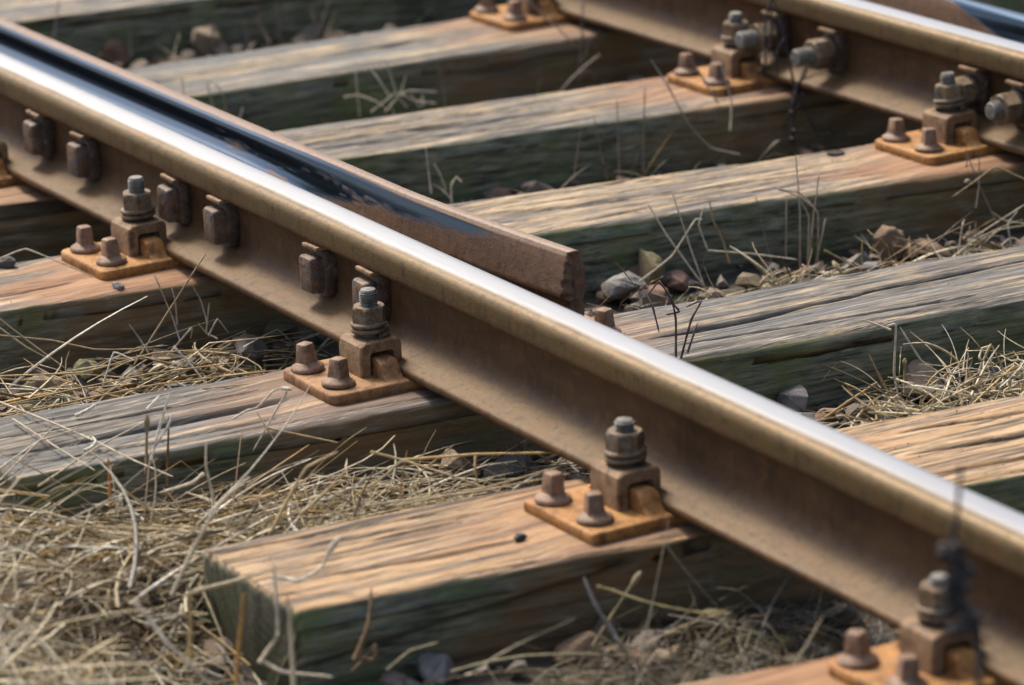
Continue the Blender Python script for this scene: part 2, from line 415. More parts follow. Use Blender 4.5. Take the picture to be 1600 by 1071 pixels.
def check_rail(name, xs, yf, wear, side=-1):
    """tall narrow check rail; yf(x) = y of its far top edge, wear(x, z) in 0..1 = rubbed bare by wheel backs"""
    new = [(0, .180), (-.004, .1815), (-.010, .1815), (-.015, .1795), (-.0180, .1750), (-.0205, .166), (-.0235, .150), (-.0262, .135), (-.0282, .124), (-.0280, .1195), (-.0200, .1150), (-.0150, .108)]
    old = [(0, .180), (-.004, .1815), (-.012, .1815), (-.019, .1795), (-.0240, .1760), (-.0252, .170), (-.0238, .154), (-.0255, .1465), (-.0325, .1395), (-.0385, .1360), (-.0395, .122), (-.0160, .108)]
    rest = [(-.0150, .090), (-.0150, .050), (-.0180, .040), (-.055, .030), (-.056, .0185), (.034, .0185), (.034, .030), (.006, .040), (.004, .060), (.005, .110), (.008, .118), (.009, .135), (.006, .160)]
    A = np.array(densify(new + rest, .2)); B = np.array(old + rest)
    sub = 4
    def fine(P):
        Q = [];
        for a, b_ in zip(P, np.roll(P, -1, 0)):
            for s in range(sub): Q.append(a + (b_ - a) * s / sub)
        return np.array(Q)
    A, B = fine(A), fine(B)
    P = np.zeros((len(xs), len(A), 3)); W = np.zeros((len(xs), len(A))); DU = np.zeros_like(W); OL = np.zeros_like(W)
    for q, x in enumerate(xs):
        t = wear(x, None)
        pr = A * (1 - t) + B * t
        P[q, :, 0] = x; P[q, :, 1] = yf(x) + pr[:, 0]; P[q, :, 2] = pr[:, 1]
        nearface = (np.arange(len(A)) >= 3 * sub) & (np.arange(len(A)) <= 10 * sub)
        W[q] = np.where(nearface, wear(x, pr[:, 1]), 0)
        OL[q] = np.where(np.arange(len(A)) <= 4 * sub, 1.0, 0)
    return P, W, OL

xsD = np.concatenate([np.arange(-4.0, -.9, .02), np.arange(-.9, .1745, .0045)])
def yD(x):
    base = .103 + .012 * np.clip((x + 1.7) / 1.3, 0, 1)
    return base + .030 * np.clip((x + .25) / .42, 0, 1) ** 1.4
def wearD(x, z):
    t = float(np.clip((-.25 - x) / .5, 0, 1)); t = t * t * (3 - 2 * t)
    if z is None: return t
    # the bared patch: full height far off, narrowing upwards and ending near x = -0.03
    lo = .116 + .047 * np.clip((x + .55) / .58, 0, 1) ** .9
    hi = .1795 - .006 * np.clip((x + .5) / .5, 0, 1)
    nz = .004 * fbm(x * 25, z * 60, seed=21)
    m = np.clip((z - lo + nz) / .016 + .2, 0, 1) * np.clip((hi - z) / .003 + .3, 0, 1)
    m = m * np.clip((.055 - x) / .10, 0, 1)
    # brown islands left in the hollow
    isl = np.clip((fbm(x * 7, z * 90, seed=31) + .35 * fbm(x * 60, z * 300, seed=32) - .22) * 2.0, 0, 1) * np.clip((x + .95) / .25, 0, 1) * np.clip((.168 - z) / .012, 0, 1)
    zc = .1700 - .020 * np.clip((x + 1.05) / .85, 0, 1)
    stk = np.exp(-((z - zc) / .0035) ** 2) * np.clip((fbm(x * 30, z * 500, seed=33) + .6 * vnoise(x * 150, z * 200, seed=34) + .25) * 1.6, 0, 1) * np.clip((x + 1.1) / .3, 0, 1) * np.clip((-.2 - x) / .1, 0, 1)
    return np.clip(m - .8 * isl - .45 * stk, 0, 1)
P, W, OL = check_rail('check_rail', xsD, yD, wearD)
# ragged saw-cut end
endj = .0055 * np.array([vnoise(p[2] * 260, p[1] * 200, seed=41) for p in P[-1]])
P[-1, :, 0] += endj - .10 * (P[-1, :, 2] - .18) * 0.0
for q in range(1, 6):
    P[-1 - q, :, 0] += endj * (1 - q / 6)
zend = P[-1, :, 2]
V, F, i = loft(P)
kk = P.shape[1]; n_ = P.shape[0]
# end cap: a fan of rings so it can be rough
cen = P[-1].mean(0); cen[2] = .12
caps_v = []; caps_f = []
prev = i[-1]; base = len(V)
for t in (.3, .6, .85):
    rp = P[-1] * (1 - t) + np.array([P[-1, :, 0].mean(), yD(xsD[-1]) - .007, 0]) * t
    rp[:, 2] = P[-1, :, 2] * (1 - t * .15) + .12 * t * .15
    rp[:, 0] += .0015 * np.array([vnoise(z * 300, y * 300, seed=43) for z, y in zip(rp[:, 2], rp[:, 1])])
    caps_v.append(rp); cur = base + np.arange(kk); base += kk
    caps_f.append(np.stack([prev, np.roll(prev, -1), np.roll(cur, -1), cur], -1)); prev = cur
V = np.concatenate([V] + caps_v)
att = lambda A: np.concatenate([A.reshape(-1), np.zeros(len(V) - A.size)])
me = fast_mesh('check_rail', V, [F] + caps_f + [prev[None]], dict(shine=att(W), olive=att(OL), dust=np.zeros(len(V))))
o = link('check_rail', me, M_CHECK)
tag(o, 'check rail with dark polished flank and cut end beside the nearest running rail', 'check rail', 'check rails')

xsC = np.arange(-1.25, 1.6, .02)
yC = lambda x: YB(x) + .115 + .02 * np.clip((-.7 - x) / .4, 0, 1)
def wearC(x, z):
    t = float(np.clip((x + .75) / .35, 0, 1))
    if z is None: return t
    lo = .178 - .07 * np.clip((x + .74) / .25, 0, 1)
    return np.clip((z - lo) / .005, 0, 1)
P, W, OL = check_rail('check_rail', xsC, yC, wearC)
W[:, :4 * 4] = 1.0; OL[:] = 0
V, F, i = loft(P)
me = fast_mesh('check_rail', V, [F, i[0][::-1][None], i[-1][None]], dict(shine=W.reshape(-1), olive=OL.reshape(-1), dust=np.zeros(len(V))))
o = link('check_rail', me, M_CHECK)
tag(o, 'check rail behind the upper right running rail, its top and flank polished bright', 'check rail', 'check rails')

# ------------------------------------------------------------------ ironwork builders
def add_box(bm, x0, x1, y0, y1, z0, z1, bev=.002, seg=2, taper=None):
    g = bmesh.ops.create_cube(bm, size=1.0)['verts']
    for v in g:
        v.co = Vector((x0 + (v.co.x + .5) * (x1 - x0), y0 + (v.co.y + .5) * (y1 - y0), z0 + (v.co.z + .5) * (z1 - z0)))
    if bev:
        es = list({e for v in g for e in v.link_edges})
        bmesh.ops.bevel(bm, geom=es, offset=bev, segments=seg, profile=.6, affect='EDGES')
def add_rings(bm, rings, cap0=True, cap1=True):
    vs_ = [[bm.verts.new(p) for p in r] for r in rings]
    k = len(vs_[0])
    for a, b_ in zip(vs_[:-1], vs_[1:]):
        for q in range(k): bm.faces.new((a[q], a[(q + 1) % k], b_[(q + 1) % k], b_[q]))
    if cap0: bm.faces.new(vs_[0][::-1])
    if cap1: bm.faces.new(vs_[-1])
def lathe(bm, prof, seg=24, cx=0, cy=0):
    add_rings(bm, [[(cx + r * math.cos(2 * math.pi * q / seg), cy + r * math.sin(2 * math.pi * q / seg), z) for q in range(seg)] for r, z in prof])
def rounded_outline(x0, x1, y0, y1, r, seg=5):
    pts = []
    for cx, cy, a0 in ((x1 - r, y1 - r, 0), (x0 + r, y1 - r, 90), (x0 + r, y0 + r, 180), (x1 - r, y0 + r, 270)):
        for q in range(seg + 1):
            a = math.radians(a0 + 90 * q / seg); pts.append((cx + r * math.cos(a), cy + r * math.sin(a)))
    return pts
def plate_mesh(y0, y1, wx, r=.014):
    bm = bmesh.new()
    rings = []
    for ins, z in ((.0012, .0025), (0, .004), (0, .0148), (.0011, .0170), (.0034, .018)):
        rings.append([(x, y, z) for x, y in rounded_outline(-wx / 2 + ins, wx / 2 - ins, y0 + ins, y1 - ins, r)])
    add_rings(bm, rings)
    return bm_mesh('base_plate', bm, .9)
def rib_mesh(yc, wx, sgn):
    """ridge across the plate: a block with sloping shoulders, profile in x, extruded along y"""
    bm = bmesh.new()
    h = .0265; hw = .056
    px = [(-hw - .016, .0), (-hw - .006, .004), (-hw + .001, .013), (-hw + .004, .021), (-hw + .010, h - .001), (-hw + .020, h)]
    px = px + [(-a, b_) for a, b_ in px[::-1]]
    hy = .0135
    rings = []
    for yy, s in ((-hy, .93), (-hy + .003, 1.0), (hy - .003, 1.0), (hy, .93)):
        rings.append([(a * (1 if s == 1 else .985), yc + yy, .0165 + b_ * s) for a, b_ in px])
    add_rings(bm, rings)
    return bm_mesh('rib', bm, .7)
def clamp_mesh(yc, sgn):
    """inverted U: outer leg on the plate, inner leg on the rail foot"""
    bm = bmesh.new()
    T = .064
    o_ = [(-.0325, .018), (-.0325, .050), (-.0305, .0585), (-.0245, T), (.0235, T), (.0285, .0605), (.0305, .054), (.0305, .0315),
          (.0185, .0325), (.0185, .046), (.0155, .0495), (-.0145, .0495), (-.0175, .046), (-.0180, .018)]
    rings = []
    for xx, s in ((-.031, .0016), (-.0285, 0), (.0285, 0), (.031, .0016)):
        rr = []
        c = (0, .055)
        for a, b_ in o_:
            rr.append((xx, yc + a + (s if a < -.02 else -s if a > .02 else 0), b_ - (s if b_ > .06 else 0)))
        rings.append(rr)
    add_rings(bm, rings)
    return bm_mesh('clamp', bm, .5)
def bolt_mesh(cx, cy, z0, z1):
    bm = bmesh.new()
    prof = [(.0105, z0)]
    z = z0 + .001; 
    while z < z1 - .004:
        prof += [(.0121, z), (.0121, z + .0008), (.0102, z + .0018), (.0102, z + .0024)]; z += .0034
    prof += [(.0112, z1 - .003), (.0098, z1 - .0004), (.004, z1)]
    lathe(bm, prof, 20, cx, cy)
    return bm_mesh('clamp_bolt', bm, .9)
def nut_mesh(cx, cy, z0, h=.026, R=.0235, rot=0.2):
    bm = bmesh.new(); rings = []
    for r, z in ((R * .90, 0), (R * .985, .002), (R, .0045), (R, h - .0055), (R * .97, h - .0025), (R * .86, h), (.0125, h), (.0115, h - .001)):
        ring = []
        for q in range(24):
            a = 2 * math.pi * q / 24
            seg = (a % (math.pi / 3)) - math.pi / 6
            hexr = R * math.cos(math.pi / 6) / math.cos(seg)
            rr = min(hexr, r * 1.0) if r > .02 else r
            ring.append((cx + rr * math.cos(a + rot), cy + rr * math.sin(a + rot), z0 + z))
        rings.append(ring)
    add_rings(bm, rings)
    return bm_mesh('nut', bm, .42)
def spring_washer_mesh(cx, cy, z0, R=.0252, turns=2.05, rot=0.0):
    bm = bmesh.new(); rings = []
    N = 64; wire = .0036
    for q in range(N + 1):
        a = rot + 2 * math.pi * turns * q / N
        z = z0 + .0035 + .0076 * turns * q / N
        rings.append([(cx + (R - wire + wire * 1.25 * math.cos(b_)) * math.cos(a), cy + (R - wire + wire * 1.25 * math.cos(b_)) * math.sin(a), z + wire * math.sin(b_)) for b_ in [2 * math.pi * s / 8 for s in range(8)]])
    add_rings(bm, rings)
    return bm_mesh('spring_washer', bm, 1.2)
def screw_mesh():
    """square tapered head"""
    bm = bmesh.new(); rings = []
    for hw, z in ((.0130, .006), (.0115, .0105), (.0108, .016), (.0093, .0345), (.0083, .0362), (.0072, .0367)):
        rings.append([(x, y, z) for x, y in rounded_outline(-hw, hw, -hw, hw, .003, 2)])
    add_rings(bm, rings)
    return bm_mesh('rail_screw', bm, .5)
def collar_mesh():
    bm = bmesh.new()
    lathe(bm, [(.0205, 0.0003), (.0224, .0014), (.0227, .0040), (.0218, .0060), (.0190, .0078), (.0160, .0098), (.0135, .0118), (.009, .0122)], 28)
    return bm_mesh('collar', bm, .9)
def square_bolt_meshes():
    """rail web bolt seen from its square head, axis along -y; origin on the web face"""
    bm = bmesh.new(); rings = []
    for hx, hz, y in ((.021, .0335, .002), (.0225, .035, -.003), (.0225, .035, -.014), (.0205, .0325, -.0185), (.016, .028, -.020)):
        rings.append([(x, y, z) for x, z in rounded_outline(-hx, hx, -hz, hz, .007, 3)])
    add_rings(bm, rings)
    wash = bm_mesh('washer', bm, .7)
    bm = bmesh.new()
    add_box(bm, -.0215, .0215, -.031, -.004, .0335, .0395, .0022, 2)       # lip on top
    lip = bm_mesh('lip', bm, .7)
    bm = bmesh.new(); rings = []
    for h, y, oz in ((.0205, -.017, 0), (.0220, -.020, 0), (.0220, -.0345, 0), (.0202, -.0388, 0), (.0140, -.0408, 0)):
        rings.append([(x, y, z) for x, z in rounded_outline(-h * .82, h * .82, -h * 1.22, h * 1.12, .0045, 3)])
    add_rings(bm, rings)
    head = bm_mesh('web_bolt', bm, .6)
    return head, wash, lip
def rot_y_axis(me):
    """turn a mesh built along +z to stick out along -y"""
    me.transform(Matrix.Rotation(math.radians(90), 4, 'X'))
    return me

# ------------------------------------------------------------------ rail fastenings
YC = -.0775
SCREW, COLLAR = screw_mesh(), collar_mesh()
RIB = rib_mesh(YC, .15, -1); CLAMP = clamp_mesh(YC, -1)
RIBF = rib_mesh(-YC, .15, 1)
CLAMPF = CLAMP.copy(); CLAMPF.transform(Matrix.Rotation(math.pi, 4, 'Z'))
PLATES = {'std': plate_mesh(-.176, .176, .152), 'long': plate_mesh(-.176, .278, .152), 'sharp': plate_mesh(-.176, .176, .156, .005)}
def fastening(x, y, rz, label, plate='std', bolt_top=.119, washer_rot=.3, nut_rot=.2, tilt=0.0, far_side=True, screws=((-.047, -.148, .4), (.039, -.147, .15)), pm=None):
    t = empty('rail_fastening', (x, y, 0), rz)
    tag(t, label, 'rail fastening', 'baseplates with clamps and screws holding the rails')
    pm = pm or M_PLATE
    me_ = PLATES[plate].copy(); me_.materials.clear(); link('base_plate', me_, pm, t)
    for yc, rb, cl, do in ((YC, RIB, CLAMP, True), (-YC, RIBF, CLAMPF, far_side and plate != 'long')):
        if not do: continue
        rb_ = rb.copy(); rb_.materials.clear(); link('rib', rb_, pm, t)
        link('clamp', cl, M_CLAMP, t)
        bo = link('clamp_bolt', bolt_mesh(0, yc, .06, bolt_top), M_THREAD, t)
        nz = .064 + .0155
        link('spring_washer', spring_washer_mesh(0, yc, .064, rot=washer_rot), M_NUT, bo)
        link('nut', nut_mesh(0, yc, nz, rot=nut_rot), M_NUT, bo)
        if tilt: bo.rotation_euler = (0, tilt, 0); bo.location.x = -tilt * .06
    sc = list(screws) + ([(-.045, .148, .2), (.04, .147, .5)] if plate != 'long' else [(.055, .250, .3)])
    for sx, sy_, rr in sc:
        s = link('rail_screw', SCREW, M_SCREW, t); s.location = (sx + random.uniform(-.003, .003), sy_ + random.uniform(-.003, .003), .018); s.rotation_euler = (random.uniform(-.05, .05), random.uniform(-.05, .05), rr + random.uniform(-.5, .5)); s.scale = (1, 1, random.uniform(.93, 1.05))
        link('collar', COLLAR, M_SCREW, s)
    return t
fastening(1.273, 0, 0, 'baseplate with clamp and screws at the lower right corner, blurred, beside dark weed', 'std', .116)
fastening(.639, 0, .02, 'ochre baseplate with short rounded bolt on the orange brown sleeper with black pebble', 'sharp', .1195, 1.2, .1)
fastening(0, 0, .0, 'baseplate with tall threaded bolt before a web bolt head, on the grey cracked sleeper', 'long', .128, .2, .35, pm=M_PLATE_BROWN)
fastening(-.72, 0, .02, 'baseplate with tall bolt at middle left, on the sleeper with the small loose stone', 'long', .128, 2.4, .6)
fastening(-1.30, 0, 0, 'baseplate cut by the left edge of the picture beside two web bolt heads', 'long', .124, 1.0, .2)
fastening(-1.80, 0, 0, 'hidden baseplate further along the nearest rail, outside the left edge', 'long', .124, 1.0, .2)
def fastB(x, label, **k):
    return fastening(x, YB(x), .035, label, far_side=False, **k)
fastB(-.507, 'glossy ochre baseplate with leaning bolt on the sleeper with a round hole', tilt=-.10, bolt_top=.124)
fastB(-1.09, 'ochre baseplate under the upper right rail next to the dark seedy weed', bolt_top=.122)
fastB(-1.73, 'ochre baseplate cut by the top edge of the picture', bolt_top=.122)

# bolts through the webs
HEAD, WASH, LIP = square_bolt_meshes()
for x, z, ry in ((-1.19, .086, .03), (-1.022, .085, -.02), (-.700, .086, .04), (-.545, .087, 0), (-.245, .085, -.03), (-.090, .087, .02)):
    b_ = link('web_bolt', HEAD, M_BOLT, railA); b_.location = (x, -.0072, z); b_.rotation_euler = (0, ry, 0)
    link('washer', WASH, M_WASH, b_); link('lip', LIP, M_CLAMP, b_)
bm = bmesh.new(); lathe(bm, [(.018, .020), (.026, .021), (.027, .026), (.026, .0305), (.018, .031)], 24); RW = rot_y_axis(bm_mesh('spring_washer', bm, .7))
NUTB = rot_y_axis(nut_mesh(0, 0, .031, .030, .0265, .3)); THB = rot_y_axis(bolt_mesh(0, 0, .03, .094)); THB.transform(Matrix.Diagonal((1.25, 1, 1.25, 1)))
THB2 = rot_y_axis(bolt_mesh(0, 0, .03, .078)); THB2.transform(Matrix.Diagonal((1.25, 1, 1.25, 1)))
for q, (x, z) in enumerate(((-1.05, .083), (-.890, .082), (-.515, .085), (-.398, .083))):
    b_ = link('web_bolt', THB if q < 2 else THB2, M_THREAD, railB); b_.location = (x, YB(x) - .0072, z); b_.rotation_euler = (0, .3 * q, .035)
    for nm, me_, mt in (('washer', WASH, M_WASH), ('lip', LIP, M_WASH)):
        p_ = link(nm, me_, mt, b_); p_.rotation_euler = (0, -.3 * q, 0)
    link('spring_washer', RW, M_WASH, b_); link('nut', NUTB, M_NUT, b_)

# ------------------------------------------------------------------ sleepers
PLATE_SPOTS = [(1.273, 0), (.639, 0), (0, 0), (-.72, 0), (-1.30, 0), (-1.8, 0)] + [(x, float(YB(x))) for x in (-.507, -1.09, -1.73)]
SL_LABEL = [
    'sleeper at the bottom right corner stained red brown, only its top showing',
    'orange brown front sleeper with a split side and a black pebble on top',
    'grey cracked sleeper with straw on its left end, under the check rail end',
    'sleeper with a round hole in its top, rust stained near both rails',
    'weathered sleeper with blue grey streaks under the baseplate next to the dark weed',
    'weathered sleeper with pale streaks under the topmost baseplate, fourth behind the front one',
    'mossy dark sided sleeper cut by the top edge of the picture at upper left',
    'far sleeper beyond the top edge of the picture',
]
def smooth(x): x = np.clip(x, 0, 1); return x * x * (3 - 2 * x)
def build_sleeper(i, s):
    L0, L1 = s['y']
    step = .006 if i < 5 else .010
    ys = np.arange(L0, L1, step)
    nt = 88 if i < 5 else 50
    # ring: near side bottom -> near top -> far top -> far side bottom. u in 0..1 across, side flag
    ring = []
    hs = [-.19, -.15, -.11] + [-.1 + .0045 * q for q in range(19)]
    for z in hs: ring.append((1.0, z, 1.0))
    for q in range(5):
        a = math.pi / 2 * q / 4; ring.append(('n', a, 1 - q / 4))
    for q in range(1, nt): ring.append((1 - q / nt, 0.0, 0.0))
    for q in range(5):
        a = math.pi / 2 * (1 - q / 4); ring.append(('f', a, q / 4))
    for z in hs[::-1]: ring.append((0.0, z, 1.0))
    k = len(ring); n = len(ys)
    P = np.zeros((n, k, 3)); side = np.zeros((n, k)); crack = np.zeros((n, k))
    xn = s['n'][0] + s['n'][1] * ys; xf = s['f'][0] + s['f'][1] * ys
    wob = .006 * fbm(ys * 2.2, i * 7.1, seed=50) + .0025 * fbm(ys * 17, i * 3.3, seed=51)
    wob2 = .006 * fbm(ys * 2.2, i * 9.1 + 5, seed=52) + .0025 * fbm(ys * 17, i * 3.3 + 9, seed=53)
    xn = xn + wob; xf = xf + wob2
    r = .0075 + .006 * np.clip(fbm(ys * 6, i * 2.1, seed=54), -.7, 1) + .006 * np.clip(fbm(ys * 28, i, seed=55) - .2, 0, 1)
    r = r + .016 * np.clip(fbm(ys * 9, i * 4.7, seed=56) - .35, 0, 1) * 2; r = np.clip(r, .003, .026)
    for j, (a, b_, sf) in enumerate(ring):
        if a == 'n': x = xn - r + r * np.cos(b_); z = -r + r * np.sin(b_); z = z * (.8 if 0 else 1)
        elif a == 'f': x = xf + r - r * np.cos(b_); z = -r + r * np.sin(b_)
        elif sf == 0:
            x = xn - r + (xf + r - xn + r) * (1 - a); z = np.zeros(n)
        else:
            zz = b_ - (r * .6 if b_ > -.02 else 0)
            x = (xn if a == 1.0 else xf); z = np.full(n, zz)
        P[:, j, 0] = x; P[:, j, 1] = ys; P[:, j, 2] = z; side[:, j] = sf
    X, Y, Z = P[..., 0], P[..., 1], P[..., 2]
    um = (X - xf[:, None]) / (xn - xf)[:, None]                       # 0 far .. 1 near
    xl = X - (s['f'][1] + s['n'][1]) / 2 * Y
    tp = side < .3
    # keep the bearing area under the plates flat
    fl = np.ones_like(X)
    for px, py in PLATE_SPOTS:
        dx = np.abs(X - px) / .10; dy = np.abs(Y - py) / .22
        fl = np.minimum(fl, smooth((np.maximum(dx, dy) - .85) / .3))
    gr = .0009 * fbm(xl * 45, Y * .6, i * 5, seed=60, oct=2) + .0011 * vnoise(xl * 170, Y * 1.0, i * 4, seed=61) + .0006 * vnoise(xl * 200, Y * 30, i, seed=62)
    sag = .004 * fbm(Y * 2, i * 3, seed=63)
    ridg = 1 - np.abs(vnoise(xl * 22, Y * .9, i * 6.0, seed=64)); ridg = np.clip((ridg - .90) / .06, 0, 1)       # natural checks
    ck = ridg * np.clip(fbm(xl * 6, Y * 1.7, i * 2, seed=65) + .25, 0, 1)
    ridg2 = 1 - np.abs(vnoise(xl * 60, Y * 2.0, i * 6.0, seed=66)); ck2 = np.clip((ridg2 - .86) / .10, 0, 1) * np.clip(fbm(xl * 9, Y * 3, i, seed=67), 0, 1)
    dz = gr + sag - .010 * ck - .005 * ck2
    cr = np.clip(ck * 1.0 + ck2 * .6, 0, 1)
    for (u0, u1, y0, y1, wd, dp, sd_) in s.get('cracks', []):
        tt = (Y - y0) / (y1 - y0); ins = (tt > 0) & (tt < 1)
        uc = u0 + (u1 - u0) * tt + .018 * vnoise(Y * 5, sd_, seed=70) + .006 * vnoise(Y * 22, sd_, seed=71)
        ww = wd * np.clip(np.minimum(tt, 1 - tt) * 7, .0, 1) * (1 + .4 * vnoise(Y * 12, sd_, seed=72)) / (xn - xf)[:, None]
        g = np.where(ins, np.exp(-((um - uc) / np.maximum(ww, 1e-4)) ** 2), 0)
        dz = dz - dp * g; cr = np.maximum(cr, g)
    P[..., 2] += np.where(tp, dz * fl * np.where(side > 0, .5, 1), 0)
    P[..., 2] += np.where(tp, .0035 * (1 - fl), 0)
    crack = np.where(tp, cr * fl * .9, 0)
    # sides: horizontal grain, hollows; a long split on the front sleeper
    sdm = side > .5
    nz = np.where(um > .5, 1.0, -1.0)
    sg = .0020 * fbm(Z * 45, Y * 2.0, i + 1, seed=80, oct=2) + .0016 * vnoise(Z * 130, Y * 4, i, seed=81) + .003 * fbm(Y * 2.5, Z * 9, i, seed=82)
    chk = np.clip((1 - np.abs(vnoise(Z * 26, Y * .8, i * 3 + 2, seed=84)) - .93) / .05, 0, 1) * np.clip(fbm(Y * 2.2, Z * 8, i, seed=85) + .2, 0, 1) * 1.4
    P[..., 0] += np.where(sdm, nz * (sg - .006 * chk), 0)
    crack = np.maximum(crack, np.where(sdm, np.clip(chk, 0, 1) * .85, 0))
    if 'split' in s:
        (ya, za, yb, zb) = s['split']
        zl = za + (zb - za) * (Y - ya) / (yb - ya) + .0025 * vnoise(Y * 9, 1.5, seed=83)
        on = sdm & (um > .5) & (Y < ya + .02)
        below = smooth((zl - Z) / .006 + .3) * np.clip((ya + .02 - Y) / .03, 0, 1)
        gro = np.exp(-((Z - zl) / .0035) ** 2)
        P[..., 0] -= np.where(on, .009 * below + .012 * gro, 0)
        crack = np.maximum(crack, np.where(on, gro * .9, 0))
    # ends: slightly eaten away
    e0 = smooth((Y - L0) / .012)
    rust = np.zeros_like(X); srust = np.zeros_like(X)
    for px, py in PLATE_SPOTS:
        dx = (X - px) / .16; dy = (Y - py) / .34
        d = np.sqrt(dx ** 2 * .5 + dy ** 2) + .35 * fbm(xl * 14, Y * 3, i, seed=90) + .18 * vnoise(xl * 70, Y * 5, i, seed=91)
        rust = np.maximum(rust, smooth((1.08 - d) / .55))
        d2 = np.abs(Y - py) / .42 + .3 * fbm(Y * 6, Z * 9, i, seed=92)
        near = np.abs(X - px) < .35
        srust = np.maximum(srust, np.where(near, smooth((1.0 - d2) / .5), 0))
    rust = np.clip(rust * s.get('rustmul', 1.0) + s.get('rustadd', 0) * (side < .9), 0, 1)
    P[0, :, 1] += .004
    # end cap ring stack
    V, F, idx = loft(P)
    F = F.reshape(n - 1, k, 4)[:, :-1].reshape(-1, 4)                 # open below
    extra_v = []; extra_f = []; prev = idx[0]; base = len(V)
    c0 = np.array([(xn[0] + xf[0]) / 2, ys[0], 0])
    for t in (.06, .35, .65, .9):
        rp = P[0].copy(); rp[:, 0] = rp[:, 0] * (1 - t) + c0[0] * t; rp[:, 2] = rp[:, 2] * (1 - t) + (-.19) * t
        rp[:, 1] = ys[0] - (.0 if t < .1 else 0) + .003 * vnoise(rp[:, 0] * 60, rp[:, 2] * 60, i, seed=95)
        extra_v.append(rp); cur = base + np.arange(k); base += k
        extra_f.append(np.stack([prev[:-1], cur[:-1], cur[1:], prev[1:]], -1)); prev = cur
    Va = np.concatenate([V] + extra_v); ne = len(Va) - len(V)
    ext = lambda A, v: np.concatenate([A.reshape(-1), np.full(ne, v)])
    org = np.array([(s['n'][0] + s['f'][0]) / 2, 0, 0])
    me = fast_mesh('wooden_sleeper', Va - org, [F] + extra_f, dict(side=ext(side, 1.0), crack=ext(crack, 0), rust=ext(rust, 0), siderust=ext(srust, 0), endgrain=ext(np.zeros_like(side), 1.0)))
    o = link('wooden_sleeper', me, M_WOOD); o.location = org
    o['grey'] = float(s['grey']); o['tan'] = float(s['tan'])
    tag(o, SL_LABEL[i], 'railway sleeper', 'wooden sleepers under the rails')
    return o
SLEEPERS[1].update(split=(-.02, -.004, -.53, -.071), cracks=[(.62, .70, -.50, -.12, .004, .006, 3), (.35, .3, -.52, -.25, .0025, .004, 5), (.8, .78, .28, .9, .005, .010, 6), (.5, .45, .3, 1.0, .006, .012, 7), (.2, .25, .35, .9, .004, .008, 8)], rustmul=.55)
SLEEPERS[2].update(cracks=[(.62, .52, -.60, -.10, .006, .020, 1), (.35, .3, -.6, -.2, .003, .008, 2), (.8, .82, -.6, -.25, .003, .007, 4), (.58, .28, .30, 1.02, .0065, .022, 9), (.30, .22, 1.0, 1.4, .004, .014, 10), (.75, .8, .3, .8, .0025, .006, 11)], rustmul=.45)
SLEEPERS[3].update(cracks=[(.45, .5, .4, 1.0, .0035, .007, 12), (.7, .65, -.4, -.15, .004, .008, 13), (.3, .3, .5, 1.1, .003, .006, 14)], rustmul=1.0)
SLEEPERS[4].update(cracks=[(.5, .55, .3, 1.1, .004, .008, 15), (.3, .35, .3, .9, .003, .006, 16)], rustmul=.8)
SLEEPERS[5].update(cracks=[(.5, .45, .3, 1.0, .005, .008, 17)], rustmul=.7)
SLEEPERS[0].update(rustmul=1.0, rustadd=.35)
for i, s in enumerate(SLEEPERS): build_sleeper(i, s)

# ------------------------------------------------------------------ stones
def hull_stone(npts, seed, squash=(1, .8, .65), sub=0):
    r_ = np.random.default_rng(seed)
    bm = bmesh.new()
    pts = r_.normal(size=(npts, 3)); pts /= np.linalg.norm(pts, axis=1)[:, None]; pts *= r_.uniform(.8, 1.0, (npts, 1)); pts *= np.array(squash)
    for p in pts: bm.verts.new(p)
    g = bmesh.ops.convex_hull(bm, input=bm.verts)
    loose = {v for v in g['geom_interior'] if isinstance(v, bmesh.types.BMVert)} | {v for v in g['geom_unused'] if isinstance(v, bmesh.types.BMVert)}
    if loose: bmesh.ops.delete(bm, geom=list(loose), context='VERTS')
    if sub:
        bmesh.ops.bevel(bm, geom=list(bm.edges), offset=.045, segments=2, profile=.6, affect='EDGES')
        bmesh.ops.triangulate(bm, faces=bm.faces)
        bmesh.ops.subdivide_edges(bm, edges=[e for e in bm.edges if e.calc_length() > .18], cuts=1, use_grid_fill=True)
        for v in bm.verts:
            nn = mnoise.noise(v.co * 3.1 + Vector((seed, 0, 0))) * .10 + mnoise.noise(v.co * 8 + Vector((0, seed, 0))) * .045
            v.co += v.co.normalized() * nn
    bmesh.ops.recalc_face_normals(bm, faces=bm.faces)
    return bm
STONE_COLS = [(.19, .15, .115), (.26, .20, .145), (.15, .13, .115), (.22, .13, .085), (.17, .165, .15), (.17, .15, .085), (.30, .25, .19)]
shapes = []
for q in range(14):
    bm = hull_stone(16, 100 + q, (1, .85, .62)); bm.verts.ensure_lookup_table(); bm.verts.index_update()
    bmesh.ops.triangulate(bm, faces=bm.faces)
    bm.verts.index_update()
    shapes.append((np.array([v.co[:] for v in bm.verts]), np.array([[v.index for v in f.verts] for f in bm.faces]))); bm.free()
Vs, Fs, Ts = [], [], []; base = 0; cnt = 0
